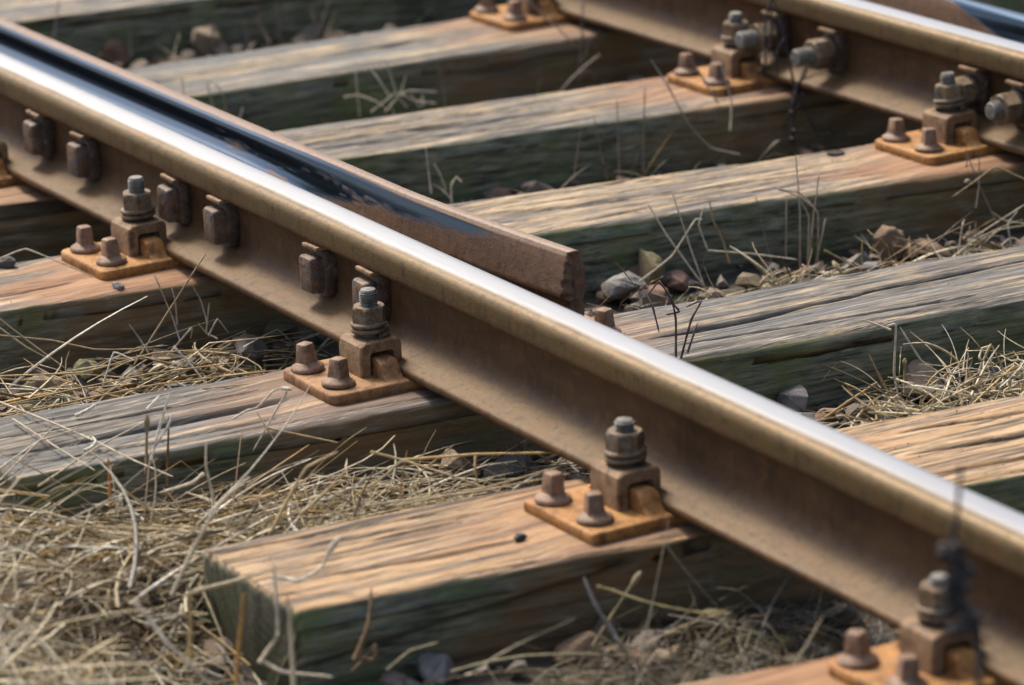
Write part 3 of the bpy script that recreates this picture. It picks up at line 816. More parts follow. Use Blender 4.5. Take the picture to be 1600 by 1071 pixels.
while cnt < 12500:
    x, y = rng.uniform(-3.6, 1.75), rng.uniform(-1.35, 2.5)
    cnt += 1
    if in_sleeper(np.array(x), np.array(y), -.01): continue
    if x > -.1 and y < -.05 and rng.random() < .55: continue
    v, f = shapes[rng.integers(len(shapes))]
    sz = rng.choice([.006, .010, .016, .024, .030], p=[.3, .22, .2, .18, .10]) * rng.uniform(.8, 1.2)
    a, b_, c_ = rng.uniform(0, 6.28), rng.normal(0, .35), rng.normal(0, .35)
    R3 = np.array((Matrix.Rotation(a, 3, 'Z') @ Matrix.Rotation(b_, 3, 'X') @ Matrix.Rotation(c_, 3, 'Y')))
    z = float(ground_z(x, y)) + sz * .25 + rng.uniform(0, .008)
    Vs.append(v * sz @ R3.T + (x, y, z)); Fs.append(f + base); base += len(v)
    col = np.array(STONE_COLS[rng.integers(len(STONE_COLS))]) * rng.uniform(.55, 1.05)
    Ts.append(np.tile(col, (len(v), 1)))
o = link('ballast_gravel', fast_mesh('ballast_gravel', np.concatenate(Vs), np.concatenate(Fs), dict(tint=np.concatenate(Ts)), smooth=False), M_STONE)
tag(o, 'brown and grey crushed stone ballast lying between the sleepers', 'gravel', kind='stuff')

def rock(u, v, z, size, col, label, squash=(1, .8, .7), seed=1, name='stone', cat='stone', group='loose stones between the sleepers', rz=None, sink=.35):
    bm = hull_stone(22, seed, squash, 1)
    for vv in bm.verts: vv.co *= size
    p = hit(u, v, z)
    me = bm_mesh(name, bm, .45)
    at = me.attributes.new('tint', 'FLOAT_VECTOR', 'POINT'); at.data.foreach_set('vector', np.tile(np.array(col, np.float32), (len(me.vertices), 1)).ravel())
    o = link(name, me, M_STONE)
    o.location = (p[0], p[1], z + size * squash[2] * (1 - sink) * .6)
    o.rotation_euler = (random.uniform(-.25, .25), random.uniform(-.25, .25), random.uniform(0, 6.28) if rz is None else rz)
    tag(o, label, cat, group); return o
BR, TN, GY, OL, RD, DK = (.22, .14, .08), (.30, .225, .145), (.21, .20, .18), (.20, .185, .085), (.25, .14, .10), (.07, .065, .06)
rock(1392, 405, -.095, .043, BR, 'upright brown stone against the dark sleeper side at right, largest of its row', (.75, .7, 1.0), 2)
rock(1450, 398, -.098, .044, BR, 'long low brown stone just right of the upright brown stone', (1, .7, .4), 3)
rock(1525, 380, -.105, .026, OL, 'yellowish mossy stone near the right edge below the rust stained sleeper side', (1, .8, .6), 4)
rock(1010, 440, -.090, .042, OL, 'mossy yellow green pointed stone right of the cut check rail end', (.9, .7, 1.0), 5)
rock(975, 462, -.095, .040, GY, 'grey lumpy stone in front of the mossy pointed stone', (1, .8, .65), 6)
rock(948, 466, -.100, .022, TN, 'small tan stone touching the cut end of the check rail', (1, .8, .7), 7)
rock(1060, 445, -.100, .028, RD, 'dull purple stone among stems right of the check rail end', (1, .8, .6), 8)
rock(1265, 432, -.095, .034, RD, 'flat reddish stone under the straw on the far edge of the grey sleeper', (1, .7, .35), 9)
rock(1245, 636, -.085, .038, GY, 'blue grey angular stone by the bright rail head below the grey sleeper', (1, .75, .7), 10)
rock(1300, 655, -.085, .030, BR, 'brown stone half under the straw right of the blue grey stone', (1, .8, .5), 11)
rock(1440, 610, -.095, .048, TN, 'large tan rounded stone behind the straw heap at right', (1, .8, .6), 12)
rock(385, 560, -.095, .040, GY, 'pinkish grey stone among straw left of the middle baseplate', (1, .8, .7), 13)
rock(425, 522, -.100, .036, OL, 'greenish stone behind the pinkish grey stone under the rail', (1, .8, .6), 14)
rock(350, 585, -.090, .030, TN, 'pale stone beneath the straw beside the pinkish grey stone', (1, .7, .6), 15)
rock(65, 612, -.085, .042, TN, 'flat tan stone in straw near the left edge', (1, .7, .35), 16)
rock(138, 592, -.090, .030, OL, 'grey green stone next to the flat tan stone at left', (.9, .8, .8), 17)
rock(407, 186, -.090, .032, BR, 'orange brown stone just beyond the check rail at upper left', (1, .8, .7), 18)
rock(450, 200, -.100, .026, OL, 'mossy flat stone right of the orange brown stone', (1, .8, .4), 19)
rock(318, 78, -.095, .058, TN, 'tan peaked stone in front of the dark sleeper at upper left', (1, .7, .7), 20)
rock(178, 92, -.095, .052, BR, 'brown peaked stone by the check rail at upper left', (1, .7, .7), 21)
rock(1275, 212, -.085, .048, OL, 'yellow brown stone under the upper right rail beside the dark weed', (1, .8, .7), 22)
rock(1215, 225, -.100, .040, OL, 'mossy green stone left of the dark weed stem', (1, .8, .5), 23)
rock(985, 100, -.09, .040, TN, 'pale stone standing in the dark gap under the upper right rail', (.6, .5, 1.0), 24)
rock(712, 308, -.100, .016, GY, 'small round grey stone beside the check rail top', (1, .9, .8), 25)
rock(740, 300, -.105, .030, GY, 'low grey stone half hidden beside the small round grey stone', (1, .8, .4), 26)
rock(905, 1035, -.110, .036, BR, 'brown stone below the front sleeper near the bottom edge', (1, .8, .8), 27)
rock(1000, 1050, -.105, .030, RD, 'reddish stone at the bottom edge left of the corner sleeper', (1, .7, .7), 28)
rock(1050, 1045, -.105, .034, TN, 'tan stone at the bottom edge touching the corner sleeper', (1, .8, .6), 29)
rock(680, 1062, -.11, .034, GY, 'blue grey stone at the bottom edge below the front sleeper', (1, .8, .7), 30)
rock(715, 745, -.085, .040, TN, 'large pale stone in the shade under the nearest rail', (1, .7, .8), 31)
rock(790, 748, -.09, .034, GY, 'grey rounded stone behind the front baseplate in the shade', (1, .8, .7), 32)
rock(1120, 985, -.10, .034, OL, 'olive stone under the thin grass by the corner sleeper', (1, .7, .6), 33)
rock(185, 452, .000, .0135, GY, 'small grey stone lying on top of the sleeper left of the rail', (1, .6, .55), 34, 'stone', 'stone', None, 0.4, .1)
rock(12, 418, .000, .018, DK, 'dark lump on the sleeper top at the left edge', (1, .7, .6), 35, 'stone', 'stone', None, None, .1)
rock(813, 845, .001, .0095, (.02, .025, .035), 'tiny black pebble on the orange brown sleeper top', (1, .9, .7), 36, 'pebble', 'pebble', None, None, .0)
# grit and crumbs scattered on the sleeper tops
Vs, Fs, Ts = [], [], []; base = 0
for q in range(900):
    s_ = SLEEPERS[int(rng.integers(0, 6))]; y = rng.uniform(s_['y'][0], 1.5); u_ = rng.uniform(.06, .94)
    x = (s_['f'][0] + s_['f'][1] * y) * (1 - u_) + (s_['n'][0] + s_['n'][1] * y) * u_
    if abs(y) < .19 or (abs(y - YB(x)) < .19): continue
    v, f = shapes[rng.integers(len(shapes))]; sz = rng.uniform(.0008, .0019)
    Vs.append(v * sz + (x, y, .0005)); Fs.append(f + base); base += len(v)
    Ts.append(np.tile(np.array(STONE_COLS[rng.integers(len(STONE_COLS))]) * rng.uniform(.7, 1.6), (len(v), 1)))
o = link('grit', fast_mesh('grit', np.concatenate(Vs), np.concatenate(Fs), dict(tint=np.concatenate(Ts)), smooth=False), M_STONE)
tag(o, 'fine grit and crumbs scattered over the sleeper tops', 'grit', kind='stuff')
# hole bored in the sleeper top: a dark sunken plug ring
hp = hit(1305, 241, 0)
bm = bmesh.new(); lathe(bm, [(.0150, .0045), (.0125, .0052), (.0115, .0030), (.0110, .0012), (.004, .0012)], 20)
o = link('bore_hole', bm_mesh('bore_hole', bm, .6), mat_flat('hole_dark_wood', (.030, .018, .012), .9))
sl4 = [x for x in COL.objects if x.name == 'wooden_sleeper.003'][0]
o.parent = sl4; o.location = Vector(hp) - sl4.location + Vector((0, 0, -.001))

# ------------------------------------------------------------------ straw
TINTS = np.array([(.78, .70, .50), (.70, .59, .38), (.52, .40, .21), (.57, .40, .16), (.86, .81, .68), (.25, .16, .085), (.42, .39, .29), (.20, .21, .09)])
def tubes(C, rad, tint, sides=3, flat=None):
    """C (n,k,3) centre lines, rad (n,k), tint (n,3) -> arrays"""
    n, k = C.shape[:2]
    T = np.gradient(C, axis=1); T /= np.linalg.norm(T, axis=2, keepdims=True) + 1e-9
    ref = np.zeros_like(T); ref[..., 2] = 1.0
    vert = np.abs(T[..., 2]) > .92; ref[vert] = (1.0, 0, 0)
    S = np.cross(T, ref); S /= np.linalg.norm(S, axis=2, keepdims=True) + 1e-9
    N = np.cross(S, T)
    if flat is not None:
        th = flat[:, 1][:, None, None] * np.linspace(.3, 1, k)[None, :, None] * 3.0
        S, N = S * np.cos(th) + N * np.sin(th), (N * np.cos(th) - S * np.sin(th)) * flat[:, 0][:, None, None]
    ang = np.arange(sides) * 2 * math.pi / sides
    V = C[:, :, None] + rad[:, :, None, None] * (np.cos(ang)[None, None, :, None] * S[:, :, None] + np.sin(ang)[None, None, :, None] * N[:, :, None])
    idx = np.arange(n * k * sides).reshape(n, k, sides)
    a = idx[:, :-1]; b_ = idx[:, 1:]
    F = np.stack([a, np.roll(a, -1, 2), np.roll(b_, -1, 2), b_], -1).reshape(-1, 4)
    return V.reshape(-1, 3), F, np.repeat(tint, k * sides, axis=0)

def straw_patch(name, label, n, sampler, az=(0, 6.28), el=(0.05, .28), length=(.08, .30), rad=(.0007, .0017), drop=1.5, weights=None, rail_ok=False, zlift=.03, seed=1, kink=.3, heads=.06, bright=1.0, off_top=False):
    r_ = np.random.default_rng(seed); K = 8
    p0 = sampler(r_, n); m = len(p0)
    L = r_.uniform(*length, m) * r_.uniform(.5, 1, m)
    A = r_.normal(az[0], az[1], m) if len(az) == 2 and az[1] < 3 else r_.uniform(0, 6.28, m)
    mixu = r_.random(m) < .35; A = np.where(mixu, r_.uniform(0, 6.28, m), A)
    A = np.where(r_.random(m) < .5, A + math.pi, A)
    E = r_.normal(el[0], el[1], m)
    cur = r_.normal(0, .9, m); dr = r_.uniform(0, drop, m)
    kat = r_.integers(2, K, m); kv = np.where(r_.random(m) < kink, r_.normal(0, .9, m), 0)
    C = np.zeros((m, K, 3)); C[:, 0] = p0; C[:, 0, 2] += r_.random(m) ** 2 * zlift
    step = L / (K - 1); a, e = A.copy(), E.copy()
    for q in range(1, K):
        hitk = kat == q
        a = a + cur / K + np.where(hitk, kv, 0); e = e - dr * np.abs(e) / K - .02 + np.where(hitk, -np.abs(kv) * .6, 0)
        C[:, q, 0] = C[:, q - 1, 0] + step * np.cos(a) * np.cos(e); C[:, q, 1] = C[:, q - 1, 1] + step * np.sin(a) * np.cos(e); C[:, q, 2] = C[:, q - 1, 2] + step * np.sin(e)
    ins = in_sleeper(C[..., 0], C[..., 1], .004)
    gz = ground_z(C[..., 0], C[..., 1])
    low0 = C[:, :1, 2] < -.012
    bad = (ins & (C[..., 2] < .002) & low0).any(1)
    if not rail_ok:
        bad |= ((np.abs(C[..., 1]) < .07) & (C[..., 2] > -.005)).any(1)
    bad |= ((np.abs(C[..., 1] - .085) < .09) & (C[..., 2] > .0) & (C[..., 0] < .2)).any(1)
    bad |= ((C[..., 0] > .66) & (C[..., 1] > -.515) & (C[..., 0] < .80) & (C[..., 2] > -.085)).any(1)
    if off_top: bad |= ((C[..., 0] > .44) & (C[..., 0] < .80) & (C[..., 1] > -.53)).any(1)
    if name == 'dry_grass' and seed in (11, 12, 19):
        bad |= ((C[..., 0] > .46) & (C[..., 0] < .95) & (C[..., 1] > -.76) & (C[..., 1] < -.5) & (C[..., 2] > -.065 - .25 * (C[..., 0] - .5))).any(1)
        bad |= ((C[..., 0] > .44) & (C[..., 0] < .78) & (C[..., 1] > -.53) & (C[..., 2] > -.012)).any(1)
        bad |= ((C[..., 0] > -.12) & (C[..., 0] < .22) & (C[..., 1] > -.80) & (C[..., 1] < -.1) & (C[..., 2] > -.035 + np.where(r_.random((m, 1)) < .28, .09, 0))).any(1)
    fl = np.where(ins, .0025, gz + .004)
    C[..., 2] = np.maximum(C[..., 2], fl + r_.random((m, 1)) * .004)
    C = C[~bad]; m = len(C)
    rr = r_.uniform(*rad, m); rr = np.where(r_.random(m) < .12, rr * 1.6, rr)
    prof = np.linspace(1.15, .35, K)
    R_ = rr[:, None] * prof
    hd = r_.random(m) < heads
    R_[hd, -3] *= 1.6; R_[hd, -2] *= 3.6; R_[hd, -1] *= 1.2
    wt = weights if weights is not None else [.22, .24, .16, .08, .12, .10, .06, .02]
    ti = TINTS[r_.choice(len(TINTS), m, p=wt)] * np.where(r_.random((m, 1)) < .2, r_.uniform(.25, .6, (m, 1)), r_.uniform(.85, 1.15, (m, 1))) * bright
    fl_ = r_.random(m) < .38; R_[fl_] *= 2.1
    V, F, T = tubes(C, R_, ti, 3, np.stack([np.where(fl_, .12, 1.0), r_.normal(0, 1, m)], -1))
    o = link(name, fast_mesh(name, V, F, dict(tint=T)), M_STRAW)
    tag(o, label, 'dry grass', kind='stuff'); return o
def box_sampler(x0, x1, y0, y1, zoff=0.0, dens=None):
    def f(r_, n):
        P = np.zeros((0, 3))
        while len(P) < n:
            x = r_.uniform(x0, x1, n); y = r_.uniform(y0, y1, n)
            keep = np.ones(n, bool) if dens is None else r_.random(n) < dens(x, y)
            keep &= ~in_sleeper(x, y, -.0)
            z = ground_z(x, y) + zoff
            P = np.concatenate([P, np.stack([x, y, z], -1)[keep]])
        return P[:n]
    return f
AZ_SL = math.pi / 2 - .1          # along the sleepers
straw_patch('dry_grass', 'thick mat of bleached dry grass covering the lower left corner and the sleeper ends', 8000,
            box_sampler(-.05, .92, -1.25, -.54, 0.0), az=(AZ_SL + .3, .9), el=(.18, .32), length=(.11, .40), rad=(.0008, .0018), zlift=.075, seed=11)
straw_patch('dry_grass', 'long loose pale stalks strewn on top of the dry grass mat in the lower left corner', 620,
            box_sampler(.0, .95, -1.15, -.45, .05), az=(AZ_SL + .5, .8), el=(.22, .38), length=(.18, .46), rad=(.0010, .0019), zlift=.05, seed=19, drop=.8, off_top=True, weights=[.38, .2, .1, .08, .22, .02, 0, 0], bright=1.1)
straw_patch('dry_grass', 'heap of dry grass filling the gap between the two front sleepers', 4200,
            box_sampler(.10, .52, -.60, -.10, 0.0, lambda x, y: np.exp(-((y + .50) / .22) ** 2)), az=(AZ_SL, .8), el=(.10, .24), length=(.09, .34), zlift=.045, seed=12)
straw_patch('dry_grass', 'long dry stems lying between the grey sleeper and the one behind it at left', 480,
            box_sampler(-.52, -.10, -.62, .06, 0.0), az=(AZ_SL + .05, .35), el=(.10, .22), length=(.10, .38), zlift=.05, seed=13)
straw_patch('dry_grass', 'pale straw heap behind the right end of the sleeper at the right edge', 620,
            box_sampler(.30, .53, .40, .95, 0.02, lambda x, y: np.exp(-((x - .47) / .07) ** 2)), az=(AZ_SL + .5, .6), el=(.25, .4), length=(.06, .22), rad=(.0008, .0015), zlift=.05, seed=14, weights=[.34, .24, .16, .08, .14, .02, .02, 0])
straw_patch('dry_grass', 'scrubby dry grass and stems along the far edge of the grey sleeper', 520,
            box_sampler(-.34, -.05, .42, 1.15, 0.0, lambda x, y: np.exp(-((x + .17) / .12) ** 2)), az=(AZ_SL, .8), el=(.3, .5), length=(.04, .16), zlift=.02, seed=15, weights=[.2, .2, .16, .1, .1, .14, .06, .04])
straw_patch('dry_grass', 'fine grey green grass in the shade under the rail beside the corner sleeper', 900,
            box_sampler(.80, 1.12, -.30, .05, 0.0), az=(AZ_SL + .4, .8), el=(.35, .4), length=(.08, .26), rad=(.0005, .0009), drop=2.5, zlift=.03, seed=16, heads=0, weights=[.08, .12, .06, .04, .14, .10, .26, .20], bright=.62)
straw_patch('dry_grass', 'sparse stems and litter in the gaps between the far sleepers', 700,
            box_sampler(-3.0, -.75, .25, 1.25, 0.0), az=(AZ_SL, .9), el=(.3, .45), length=(.04, .16), zlift=.02, seed=17, weights=[.16, .2, .14, .06, .14, .18, .10, .02], bright=.8)
straw_patch('dry_grass', 'thin straw caught under the rail between the front and grey sleepers', 420,
            box_sampler(.18, .50, -.22, .10, 0.0), az=(AZ_SL, .6), el=(.15, .3), length=(.06, .24), zlift=.04, seed=18)

# ------------------------------------------------------------------ single stems that stand out
def smooth_poly(P, per=5):
    P = np.asarray(P, float)
    if len(P) < 3: return np.array([P[0] + (P[-1] - P[0]) * t for t in np.linspace(0, 1, 6)])
    Q = []
    ext = np.concatenate([[2 * P[0] - P[1]], P, [2 * P[-1] - P[-2]]])
    for q in range(1, len(ext) - 2):
        p0, p1, p2, p3 = ext[q - 1:q + 3]
        for t in np.arange(per) / per:
            cr_ = .5 * (2 * p1 + (p2 - p0) * t + (2 * p0 - 5 * p1 + 4 * p2 - p3) * t * t + (3 * p1 - p0 - 3 * p2 + p3) * t ** 3)
            li = p1 + (p2 - p1) * t
            Q.append(.35 * cr_ + .65 * li)
    Q.append(P[-1]); return np.array(Q)
PALE, GOLD, TANC, BRN, GRYS, ORG, DRK = (.66, .60, .48), (.52, .37, .16), (.48, .37, .20), (.20, .13, .075), (.34, .30, .25), (.46, .22, .06), (.035, .033, .040)
def free_depth(lines, ref):
    """depth of a stem's foot, brought forward until no point of it is inside a sleeper"""
    u, v, z0 = ref
    for z in np.arange(z0, .03, .006):
        d = depth_of(hit(u, v, z)); P = np.array([at_depth(a, b_, d) for ln in lines for a, b_ in ln] + [hit(u, v, z)])
        if not (in_sleeper(P[:, 0], P[:, 1], .016) & (P[:, 2] < -.003)).any(): return d
    return depth_of(hit(u, v, .0))
def joined(lines, tol=7.0):
    comp = list(range(len(lines)))
    def near(a, b_):
        A = np.array(a, float)
        for p in (b_[0], b_[-1]):
            for q in range(len(A) - 1):
                dd = A[q + 1] - A[q]; t = np.clip(((np.array(p) - A[q]) @ dd) / (dd @ dd + 1e-9), 0, 1)
                if np.hypot(*(A[q] + dd * t - p)) < tol: return True
        return False
    for a in range(len(lines)):
        for b_ in range(len(lines)):
            if a != b_ and near(lines[a], lines[b_]):
                ca, cb = comp[a], comp[b_]; comp = [ca if c == cb else c for c in comp]
    return [[lines[q] for q in range(len(lines)) if comp[q] == c] for c in dict.fromkeys(comp)]
def stem(label, lines, ref, col, r=.0011, name='dry_stalk', cat='dry stalk', group='single dry stalks', head=None, heads=(), whole=None):
    """lines: pixel paths; ref: (u, v, z) fixes how far away the stem stands; ('lie', z0, z1) for stems lying at a height; ('dep', d)"""
    tuft = name in ('grass_tuft', 'dead_weed')
    parts = [lines] if tuft else joined(lines)
    if isinstance(label, str) and len(parts) > 1:
        plen = [sum(math.hypot(b_[0] - a[0], b_[1] - a[1]) for ln in pt for a, b_ in zip(ln[:-1], ln[1:])) for pt in parts]
        rank = sorted(range(len(parts)), key=lambda q: -plen[q])
        words = ['the longer of two', 'the shorter of two'] if len(parts) == 2 else ['the longest of three', 'the middle sized of three', 'the shortest of three']
        label = [label + ', ' + words[rank.index(q)] for q in range(len(parts))]
    for q_, part in enumerate(parts):
        one_stem(label if isinstance(label, str) else label[q_], part, ref, col, r, name, cat, group, head, heads)
def one_stem(label, lines, ref, col, r, name, cat, group, head, heads):
    Vs, Fs, Ts = [], [], []; base = 0
    if ref[0] == 'lie': d0 = None
    elif ref[0] == 'dep': d0 = ref[1]
    else: d0 = free_depth(lines, ref)
    for li, ln in enumerate(lines):
        if d0 is None:
            zz = np.linspace(ref[1], ref[2], len(ln)); P = [hit(u, v, z) for (u, v), z in zip(ln, zz)]
        else:
            P = [at_depth(u, v, d0 + .006 * math.sin(q * 1.9 + li * 2.1)) for q, (u, v) in enumerate(ln)]
        C = smooth_poly(P); k = len(C)
        rad = r * np.linspace(1.15, .75, k) * (1 + .15 * np.sin(np.arange(k) * 2.3))
        for q in range(5, k - 1, 5): rad[q] *= 1.3
        if head == li:
            m = max(3, k // 4); rad[-m:] = r * np.array([1.0 + 1.2 * math.sin(math.pi * (s_ + .6) / m) for s_ in range(m)])
        rad[-1] *= .5
        V, F, T = tubes(C[None], rad[None], np.array([col]) * rng.uniform(.9, 1.08), 6)
        Vs.append(V); Fs.append(F + base); Ts.append(T); base += len(V)
    for (u, v, rr) in heads:
        c = at_depth(u, v, d0); vv, ff = shapes[int(rng.integers(len(shapes)))]
        Vs.append(vv * rr + c)
        Fs.append(np.concatenate([ff, ff[:, 2:]], 1) + base); Ts.append(np.tile(np.array(col) * .9, (len(vv), 1))); base += len(vv)
    Va = np.concatenate(Vs); org = Va[np.argmin(Va[:, 2])].copy()
    F4 = np.concatenate(Fs); tri = F4[:, 2] == F4[:, 3]
    o = link(name, fast_mesh(name, Va - org, [F4[~tri], F4[tri][:, :3]], dict(tint=np.concatenate(Ts))), M_STRAW)
    o.location = org
    tag(o, label, cat, group); return o
S = stem
S('thin grey stem at upper left corner crossing the dark sleeper side', [[(84, 62), (88, 30), (93, -4)]], (84, 75, -.1), GRYS, .0016)
S('short upright stem behind the check rail left of the tan peaked stone', [[(205, 88), (203, 60), (201, 34)]], (205, 92, -.1), GRYS, .0016)
S('thick broken twig leaning left above the weathered sleeper at top', [[(422, 67), (410, 48), (397, 27)]], (422, 72, -.1), (.42, .32, .24), .0026, 'dry_twig', 'twig')
S('thin pale stem left of the thick broken twig', [[(388, 73), (384, 52), (381, 33)]], (388, 78, -.1), GRYS, .0016)
S('forked grey twig rising to the top edge above the second sleeper from the back', [[(496, 56), (503, 36), (516, -4)], [(494, 50), (491, 32), (486, 16)]], (496, 60, -.1), GRYS, .0022, 'dry_twig', 'twig')
S(['short dark stalk at the top edge touching the thick broken twig', 'taller dark stalk at the top edge, further right of the thick broken twig'], [[(407, 35), (406, 15), (407, -4)], [(436, 60), (440, 25), (436, -4)]], (410, 75, -.1), (.16, .12, .10), .0022)
S(['bent pale stem pair meeting in a loop above the check rail', 'short pale stem left of the loop above the check rail'], [[(334, 170), (328, 150), (324, 128), (331, 126)], [(353, 175), (349, 150), (338, 132), (330, 127)], [(287, 150), (284, 120)]], (340, 178, -.1), TANC, .0012)
S('short thick straw stub next to the orange brown stone', [[(373, 190), (380, 166)]], (373, 195, -.1), PALE, .0022)
S('thin stem before the blue grey streaked sleeper side', [[(521, 246), (511, 212), (502, 183)], [(545, 250), (532, 212), (507, 190)], [(553, 240), (551, 222)]], (530, 255, -.1), (.36, .27, .18), .0011)
S('starry tuft of pale stems in the gap between the two far sleepers', [[(602, 175), (625, 147), (634, 119)], [(636, 168), (621, 150), (602, 93)], [(608, 150), (590, 122), (577, 105)], [(537, 152), (560, 149), (590, 160), (604, 172)], [(562, 182), (558, 140), (555, 102)], [(620, 150), (640, 142), (684, 144)], [(628, 148), (650, 158), (682, 162)], [(656, 168), (640, 145)], [(580, 175), (600, 160), (618, 145)], [(661, 166), (660, 148)]], (604, 178, -.1), PALE, .0014, 'grass_tuft', 'grass tuft')
S('thin pale stem between the check rail and the blue grey streaked sleeper side', [[(674, 303), (669, 265), (665, 229)], [(697, 297), (688, 274), (678, 255)], [(706, 318), (705, 290), (713, 277), (722, 285)], [(704, 310), (690, 296), (675, 287)]], (690, 312, -.1), PALE, .0012)
S('slender reddish twig slanting across the topmost baseplate sleeper', [[(821, -4), (849, 25), (880, 52), (902, 76)]], (902, 130, -.1), GRYS, .0014, 'dry_twig', 'twig')
S('fuzzy weed stalk standing in front of the topmost sleeper side', [[(905, 128), (908, 70), (912, -4)], [(908, 100), (916, 84), (921, 60)], [(906, 115), (922, 112), (932, 125)]], (905, 132, -.1), (.20, .16, .14), .0018, 'dead_weed', 'weed', heads=[(917, 80, .003), (921, 62, .003), (913, 55, .003), (930, 122, .003)])
S(['left one of the three thin upright stems, leaning right', 'middle one of the three thin upright stems, leaning left', 'right one of the three thin upright stems, tallest and straight'], [[(895, 288), (902, 240), (909, 196)], [(949, 282), (938, 235), (928, 182)], [(968, 278), (966, 215), (964, 154)]], (945, 288, -.1), (.32, .24, .18), .0013)
S('brown stem right of the row of three thin upright stems', [[(1005, 272), (1006, 200), (1008, 136)], [(985, 275), (999, 238)]], (1005, 276, -.1), (.24, .17, .12), .0014)
S('long drooping stem arching from the upper baseplate down to the sleeper with the hole', [[(1156, 242), (1110, 231), (1075, 193), (1045, 137), (1017, 93)]], (1110, 240, -.08), GRYS, .0015)
S('thin dull stem leaning over the plate next to the dark seedy weed', [[(1122, 162), (1103, 130), (1071, 82)], [(1118, 150), (1112, 128)]], (1122, 165, .0), (.25, .22, .2), .0013)
S('pale curved stem hanging in front of the baseplate next to the dark weed', [[(1141, 205), (1143, 158), (1134, 126), (1121, 82)]], (1141, 230, -.05), PALE, .0014)
S('dark seedy weed growing up before the upper right rail between its nuts', [
    [(1239, 232), (1240, 190), (1242, 150), (1248, 130), (1262, 96)], [(1242, 140), (1226, 60), (1208, -4)], [(1246, 132), (1258, 118), (1267, 78)], [(1241, 150), (1224, 205)], [(1248, 152), (1280, 216)],
    [(1208, -4), (1198, 20), (1194, 60), (1196, 98), (1186, 112)], [(1203, 10), (1206, 40), (1203, 75)], [(1238, 180), (1250, 165), (1256, 140)], [(1226, 60), (1214, 82), (1215, 120)]], (1239, 236, -.1), DRK, .0022, 'dead_weed', 'weed', group=None,
    heads=[(1203, 71, .0045), (1198, 81, .0045), (1188, 87, .004), (1187, 111, .005), (1180, 109, .003), (1214, 82, .004), (1264, 59, .003), (1272, 72, .003), (1240, 160, .007), (1244, 146, .008), (1237, 175, .007), (1240, 205, .009), (1238, 218, .009), (1196, 40, .004), (1200, 28, .004), (1195, 55, .004), (1245, 134, .006), (1252, 124, .005)])
S('small wiry stem with a dark seed hanging over the glossy baseplate', [[(1560, 356), (1534, 298), (1519, 262), (1509, 231)], [(1510, 262), (1512, 240)], [(1525, 325), (1530, 290), (1530, 245)]], (1558, 372, -.1), GRYS, .0012, heads=[(1511, 284, .008)])
S('pale bent stem crossing the right edge below the glossy baseplate', [[(1604, 282), (1556, 261), (1520, 286), (1488, 308)]], (1604, 380, -.08), (.42, .33, .2), .0012)
S('tall clump of upright stems in front of the hole sleeper, some bent over', [
    [(1264, 412), (1272, 330), (1280, 273)], [(1278, 408), (1278, 333), (1250, 308), (1208, 292)], [(1250, 418), (1250, 330), (1243, 240)], [(1228, 404), (1229, 305)], [(1290, 342), (1282, 380), (1274, 412)], [(1262, 412), (1264, 340), (1250, 312)], [(1215, 296), (1250, 302), (1270, 322)]], (1262, 418, -.1), (.46, .38, .27), .0014, 'grass_tuft', 'grass tuft')
S('golden stem with a kink among the scrub below the hole sleeper', [[(1140, 412), (1130, 378), (1115, 346), (1108, 312)]], (1140, 425, -.1), GOLD, .0017)
S('thin brown stalk right of the golden kinked stem', [[(1211, 430), (1197, 378), (1180, 305)]], (1211, 435, -.1), (.26, .19, .13), .0013)
S('pale stem fanning up over the mossy pointed stone', [[(1103, 455), (1078, 385), (1050, 300)], [(1103, 452), (1042, 368), (1012, 318)], [(1000, 440), (1050, 400), (1086, 344), (1098, 343)]], (1100, 456, -.09), PALE, .0013)
S('long pale straw lying flat across the scrub below the hole sleeper', [[(1106, 392), (1175, 397), (1246, 406)], [(1106, 392), (1092, 352), (1100, 322)]], (1180, 425, -.09), PALE, .0014)
S('straw by the grey sleeper edge just left of the upright brown stone', [[(1288, 391), (1320, 408), (1351, 425)], [(1347, 420), (1347, 378)]], (1340, 428, -.08), TANC, .0013)
S('tangle of straw by the right edge above the grey sleeper', [[(1497, 395), (1505, 347), (1508, 344)], [(1510, 390), (1516, 352)], [(1514, 376), (1545, 356), (1604, 318)], [(1604, 350), (1570, 345), (1548, 330)], [(1530, 388), (1560, 360), (1604, 352)], [(1580, 385), (1575, 350), (1590, 330)], [(1555, 392), (1580, 372), (1604, 380)]], (1530, 396, -.085), PALE, .0012, 'grass_tuft', 'grass tuft')
S('twisted purple brown weed on the grey sleeper beside the bright rail', [[(1056, 562), (1056, 500), (1050, 470), (1030, 440), (1012, 462)], [(1064, 560), (1080, 500), (1096, 470), (1072, 480)], [(1074, 552), (1090, 505)], [(1050, 474), (1062, 487), (1040, 492)], [(1010, 460), (1020, 480), (1030, 520)]], (1056, 566, .0), (.13, .085, .085), .0015, 'dead_weed', 'weed')
S('upright pale stem with side branch before the grey sleeper side at right', [[(1406, 632), (1397, 581), (1400, 508), (1385, 510)], [(1467, 583), (1439, 564), (1406, 511)], [(1480, 600), (1467, 583)], [(1392, 516), (1350, 500)]], (1406, 640, -.07), PALE, .0016)
S('golden stem bent like a roof left of the seed head at right', [[(1397, 632), (1376, 592), (1358, 555)], [(1281, 659), (1330, 625), (1371, 597)]], (1340, 660, -.07), GOLD, .0018)
S('straw with a brown seed head standing in the straw heap at right', [[(1413, 620), (1413, 585), (1414, 560)]], (1413, 630, -.07), (.40, .32, .2), .0016, head=0)
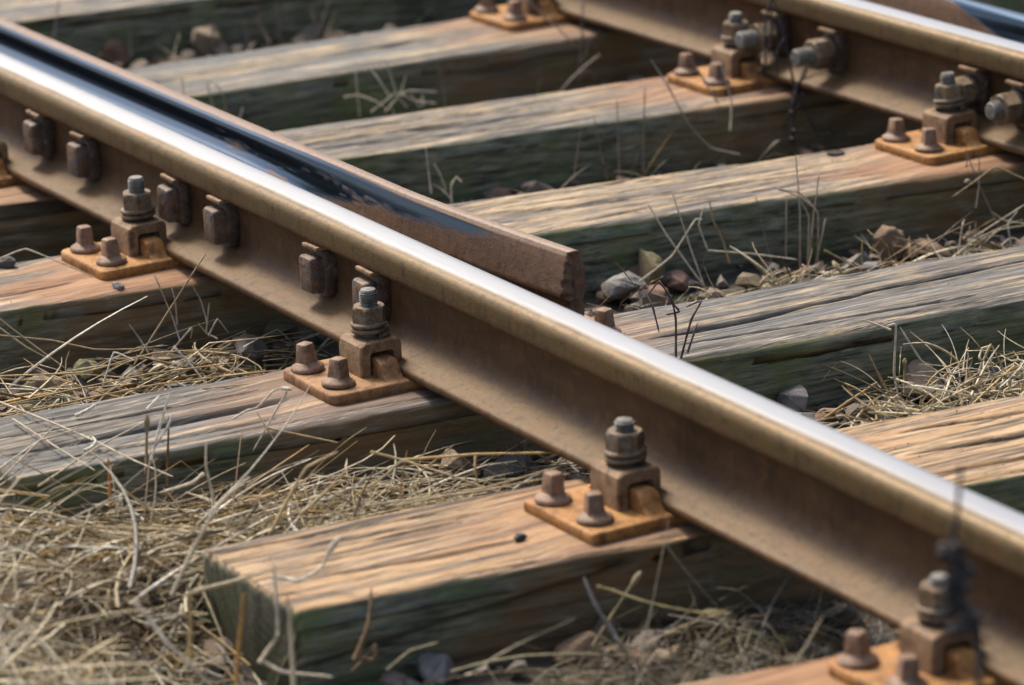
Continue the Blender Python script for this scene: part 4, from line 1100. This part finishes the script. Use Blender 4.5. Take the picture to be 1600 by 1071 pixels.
S('tuft of large bent straws arching over the heap at the right edge', [[(1440, 612), (1480, 585), (1519, 560), (1506, 604)], [(1512, 622), (1530, 580), (1548, 539), (1566, 575), (1586, 618)], [(1604, 585), (1582, 571), (1530, 602), (1505, 620)], [(1548, 541), (1535, 545), (1530, 560), (1545, 570), (1552, 555)], [(1450, 640), (1500, 610), (1560, 600), (1604, 596)]], (1500, 625, -.06), (.60, .50, .32), .0017, 'grass_tuft', 'grass tuft')
S('thin pale straw bent like a roof over the sleeper at the left edge', [[(-4, 406), (40, 389), (100, 413), (154, 436)]], (154, 436, .0), PALE, .0011)
S('straw slanting down to the right before the dark sleeper side at left edge', [[(-4, 496), (50, 538), (101, 575)], [(-4, 510), (40, 542), (78, 562)]], (101, 590, -.07), (.46, .38, .24), .0012)
S('long nearly level straw crossing the dark sleeper side at left', [[(-4, 524), (80, 532), (147, 546), (200, 546), (262, 540)]], (150, 585, -.07), TANC, .0011)
S('long straw leaning right up onto the rail foot at middle left', [[(210, 570), (260, 492), (297, 434), (322, 396)]], (215, 590, -.08), (.40, .31, .18), .0013)
S(['longest whitish straws of the standing row, nearest the sleeper side at middle left', 'whitish straws of the standing row, right of centre under the rail', 'whitish bent straw of the standing row, leftmost'], [[(282, 535), (270, 497), (241, 429)], [(277, 508), (274, 470), (268, 450)], [(325, 508), (314, 470), (301, 447)], [(322, 522), (327, 473)], [(326, 525), (340, 499), (358, 522)], [(232, 552), (215, 525), (201, 506)], [(262, 556), (300, 512), (298, 530)], [(340, 530), (322, 520), (309, 505)]], (280, 560, -.08), (.52, .46, .36), .0012)
S('bright white stem lying over the straw left of the middle baseplate', [[(271, 541), (300, 572), (325, 604)], [(161, 602), (178, 551), (210, 564)]], (300, 600, -.03), (.72, .69, .62), .0014)
S(['golden straw of the bundle reaching closest to the middle baseplate', 'golden straw of the bundle just above the one reaching the middle baseplate', 'lowest golden straw of the bundle left of the middle baseplate', 'uppermost golden straw of the bundle, nearest the dark sleeper side'], [[(-4, 656), (120, 626), (250, 600), (438, 578)], [(-4, 636), (100, 612), (230, 585), (375, 566)], [(-4, 672), (160, 640), (280, 612), (390, 600)], [(0, 588), (130, 582), (240, 552), (345, 545)]], ('lie', -.02, .006), GOLD, .0011)
S('pale hooked stem with a swollen tip on the grey sleeper', [[(364, 655), (385, 642), (402, 637), (427, 611), (440, 607), (456, 609)], [(448, 613), (432, 640), (416, 669), (395, 705)]], (400, 712, -.02), (.72, .66, .54), .0013, head=0)
S('thin golden straw running right from the hooked stem', [[(412, 668), (470, 680), (528, 692)], [(402, 645), (416, 668), (430, 690)]], (416, 700, -.01), (.56, .44, .24), .0012)
S('white straw rising over the grey sleeper edge at left', [[(236, 720), (250, 665), (266, 613)], [(240, 700), (262, 668), (270, 645)], [(230, 640), (250, 618)]], (240, 730, -.01), (.82, .78, .68), .0018)
S('brown seed head on a straight stalk by the grey sleeper edge at left', [[(228, 740), (229, 700), (230, 648)]], (228, 760, -.04), (.36, .29, .19), .0020, head=0)
S('short dark brown stub before the grey sleeper left of the rail', [[(262, 760), (262, 715), (264, 652)]], (262, 770, -.05), (.22, .12, .05), .0018)
S(['uppermost long thin straw falling right across the grey sleeper end', 'shorter straw falling right below it across the grey sleeper end', 'straw rising right from the left edge onto the grey sleeper end', 'lowest straw rising right over the near edge of the grey sleeper end'], [[(-4, 627), (80, 660), (150, 690), (210, 720), (270, 745)], [(20, 655), (90, 700), (148, 735)], [(-4, 735), (60, 690), (130, 668)], [(-4, 755), (50, 700), (84, 668)], [(60, 760), (150, 700), (240, 652)]], ('lie', .005, .012), (.62, .55, .40), .0012)
S(['white curled leaf on the grey sleeper near its front edge', 'white curled leaf further back on the grey sleeper end'], [[(130, 705), (142, 700), (150, 690), (144, 683)], [(118, 650), (135, 642), (150, 632)]], ('lie', .004, .012), (.70, .66, .56), .0022, 'dry_leaf', 'leaf', 'curled leaves on the grey sleeper')
S('upright pale stem with a joint before the front heap of straw', [[(334, 800), (332, 773), (322, 730), (322, 690)], [(318, 740), (300, 755), (250, 770)]], (334, 815, -.03), (.74, .66, .50), .0020)
S('thick orange stub in the straw below the grey sleeper end', [[(173, 792), (171, 755), (169, 716)]], (173, 800, -.03), (.56, .27, .07), .0023)
S('long thick pale stalk leaning right beside the front sleeper end', [[(268, 930), (300, 862), (336, 797), (360, 770), (390, 746)]], (262, 960, -.02), (.72, .64, .47), .0022)
S('pale stalk falling right towards the bottom edge in the lower left corner', [[(208, 937), (232, 965), (262, 1007), (300, 1040), (330, 1074)]], (325, 1080, -.02), (.76, .68, .53), .0022)
S('slim golden stalk in front of the front sleeper end', [[(297, 1035), (297, 975), (298, 925)]], (297, 1050, -.02), (.66, .48, .20), .0022)
S('bright orange stalk standing before the front sleeper end', [[(369, 1068), (374, 1000), (381, 927)]], (369, 1085, -.03), (.60, .34, .09), .0026)
S('pale jointed stalk before the front sleeper corner', [[(405, 1036), (420, 1014), (434, 993), (432, 940), (427, 880)], [(409, 1032), (440, 1050), (520, 1058)]], (409, 1060, -.04), (.74, .66, .50), .0021)
S('straight straw standing at the front sleeper corner', [[(459, 1074), (455, 1000), (449, 930)]], (459, 1090, -.04), (.72, .62, .42), .0025)
S('pale stem with a white feathery tip arching over the front sleeper end', [[(423, 903), (445, 904), (465, 908), (485, 899), (504, 885), (515, 862), (530, 840)]], (465, 905, .015), (.80, .73, .60), .0019, head=0)
S('straw lying level across the front sleeper end', [[(304, 924), (360, 910), (414, 894)], [(290, 930), (304, 924)]], (340, 960, -.01), (.66, .56, .37), .0022)
S('golden bent straw left of the front sleeper top', [[(423, 832), (450, 780), (479, 731), (528, 706)], [(468, 806), (510, 768), (543, 733)]], (430, 842, -.02), (.64, .50, .27), .0019)
S('long golden straw stretched level towards the front baseplate', [[(628, 719), (680, 715), (744, 710), (840, 708), (934, 706)], [(743, 711), (742, 735), (748, 760)]], (640, 770, -.03), (.68, .50, .22), .0016)
S('thin straw slanting down right behind the front sleeper', [[(579, 706), (628, 719), (700, 742), (772, 767)], [(628, 720), (600, 745), (573, 764)]], (620, 780, -.03), (.64, .52, .30), .0015)
S('upright brown stem behind the front sleeper', [[(621, 796), (628, 750), (636, 704)], [(640, 752), (680, 720), (710, 695)]], (621, 800, -.07), (.42, .30, .14), .0013)
S('straw lying along the far edge of the front sleeper', [[(575, 790), (650, 780), (750, 768), (830, 752), (890, 740)], [(620, 790), (760, 762), (872, 730)]], ('lie', .004, .006), (.60, .50, .32), .0013)
S('thick grey twig leaning against the side of the front sleeper', [[(975, 1018), (950, 975), (930, 945), (912, 902)]], (978, 1030, -.09), (.42, .41, .37), .0028, 'dry_twig', 'twig')
S('long thin stem lying level below the front sleeper', [[(705, 1050), (760, 1035), (824, 1025), (900, 1022), (975, 1025), (1040, 1028)], [(604, 1048), (640, 1018), (685, 1004)]], (850, 1050, -.08), (.36, .32, .19), .0016)
S('straw with a soft tip leaning under the front baseplate', [[(926, 1010), (954, 965), (980, 925), (1002, 893)]], (926, 1030, -.09), (.40, .34, .2), .0017, head=0)
S('thin yellow stem arching under the rail before the corner sleeper', [[(933, 916), (957, 923), (1000, 938), (1038, 948), (1090, 957), (1140, 958)]], (1000, 1030, -.08), (.44, .38, .18), .0014)
S('brown hairy stalk at the lower edge of the front sleeper side', [[(560, 1030), (572, 985), (582, 938)], [(566, 1030), (586, 1030), (586, 1008), (570, 1030), (548, 1050)], [(553, 1032), (576, 975), (580, 920)]], (562, 1050, -.10), (.34, .23, .12), .0022)
S('dark blurred weed with seed heads close to the viewer at lower right', [
    [(1528, 1090), (1530, 1004), (1508, 948), (1486, 864), (1494, 818), (1502, 725)], [(1486, 868), (1500, 900), (1505, 940)], [(1494, 820), (1488, 840)], [(1500, 930), (1520, 960), (1540, 970)], [(1508, 948), (1492, 925)]], ('dep', 3.6), (.030, .033, .040), .0028, 'dead_weed', 'weed', None,
    heads=[(1502 + random.uniform(-4, 4), 735, .0035), (1500, 764, .003), (1496, 800, .004), (1490, 838, .005)] + [(1492 + (v_ - 860) * .14 + random.uniform(-22, 18), v_ + random.uniform(-4, 4), random.uniform(.006, .0125)) for v_ in range(852, 992, 4)] + [(1540, 1000, .005), (1534, 1030, .007), (1528, 1050, .006)])
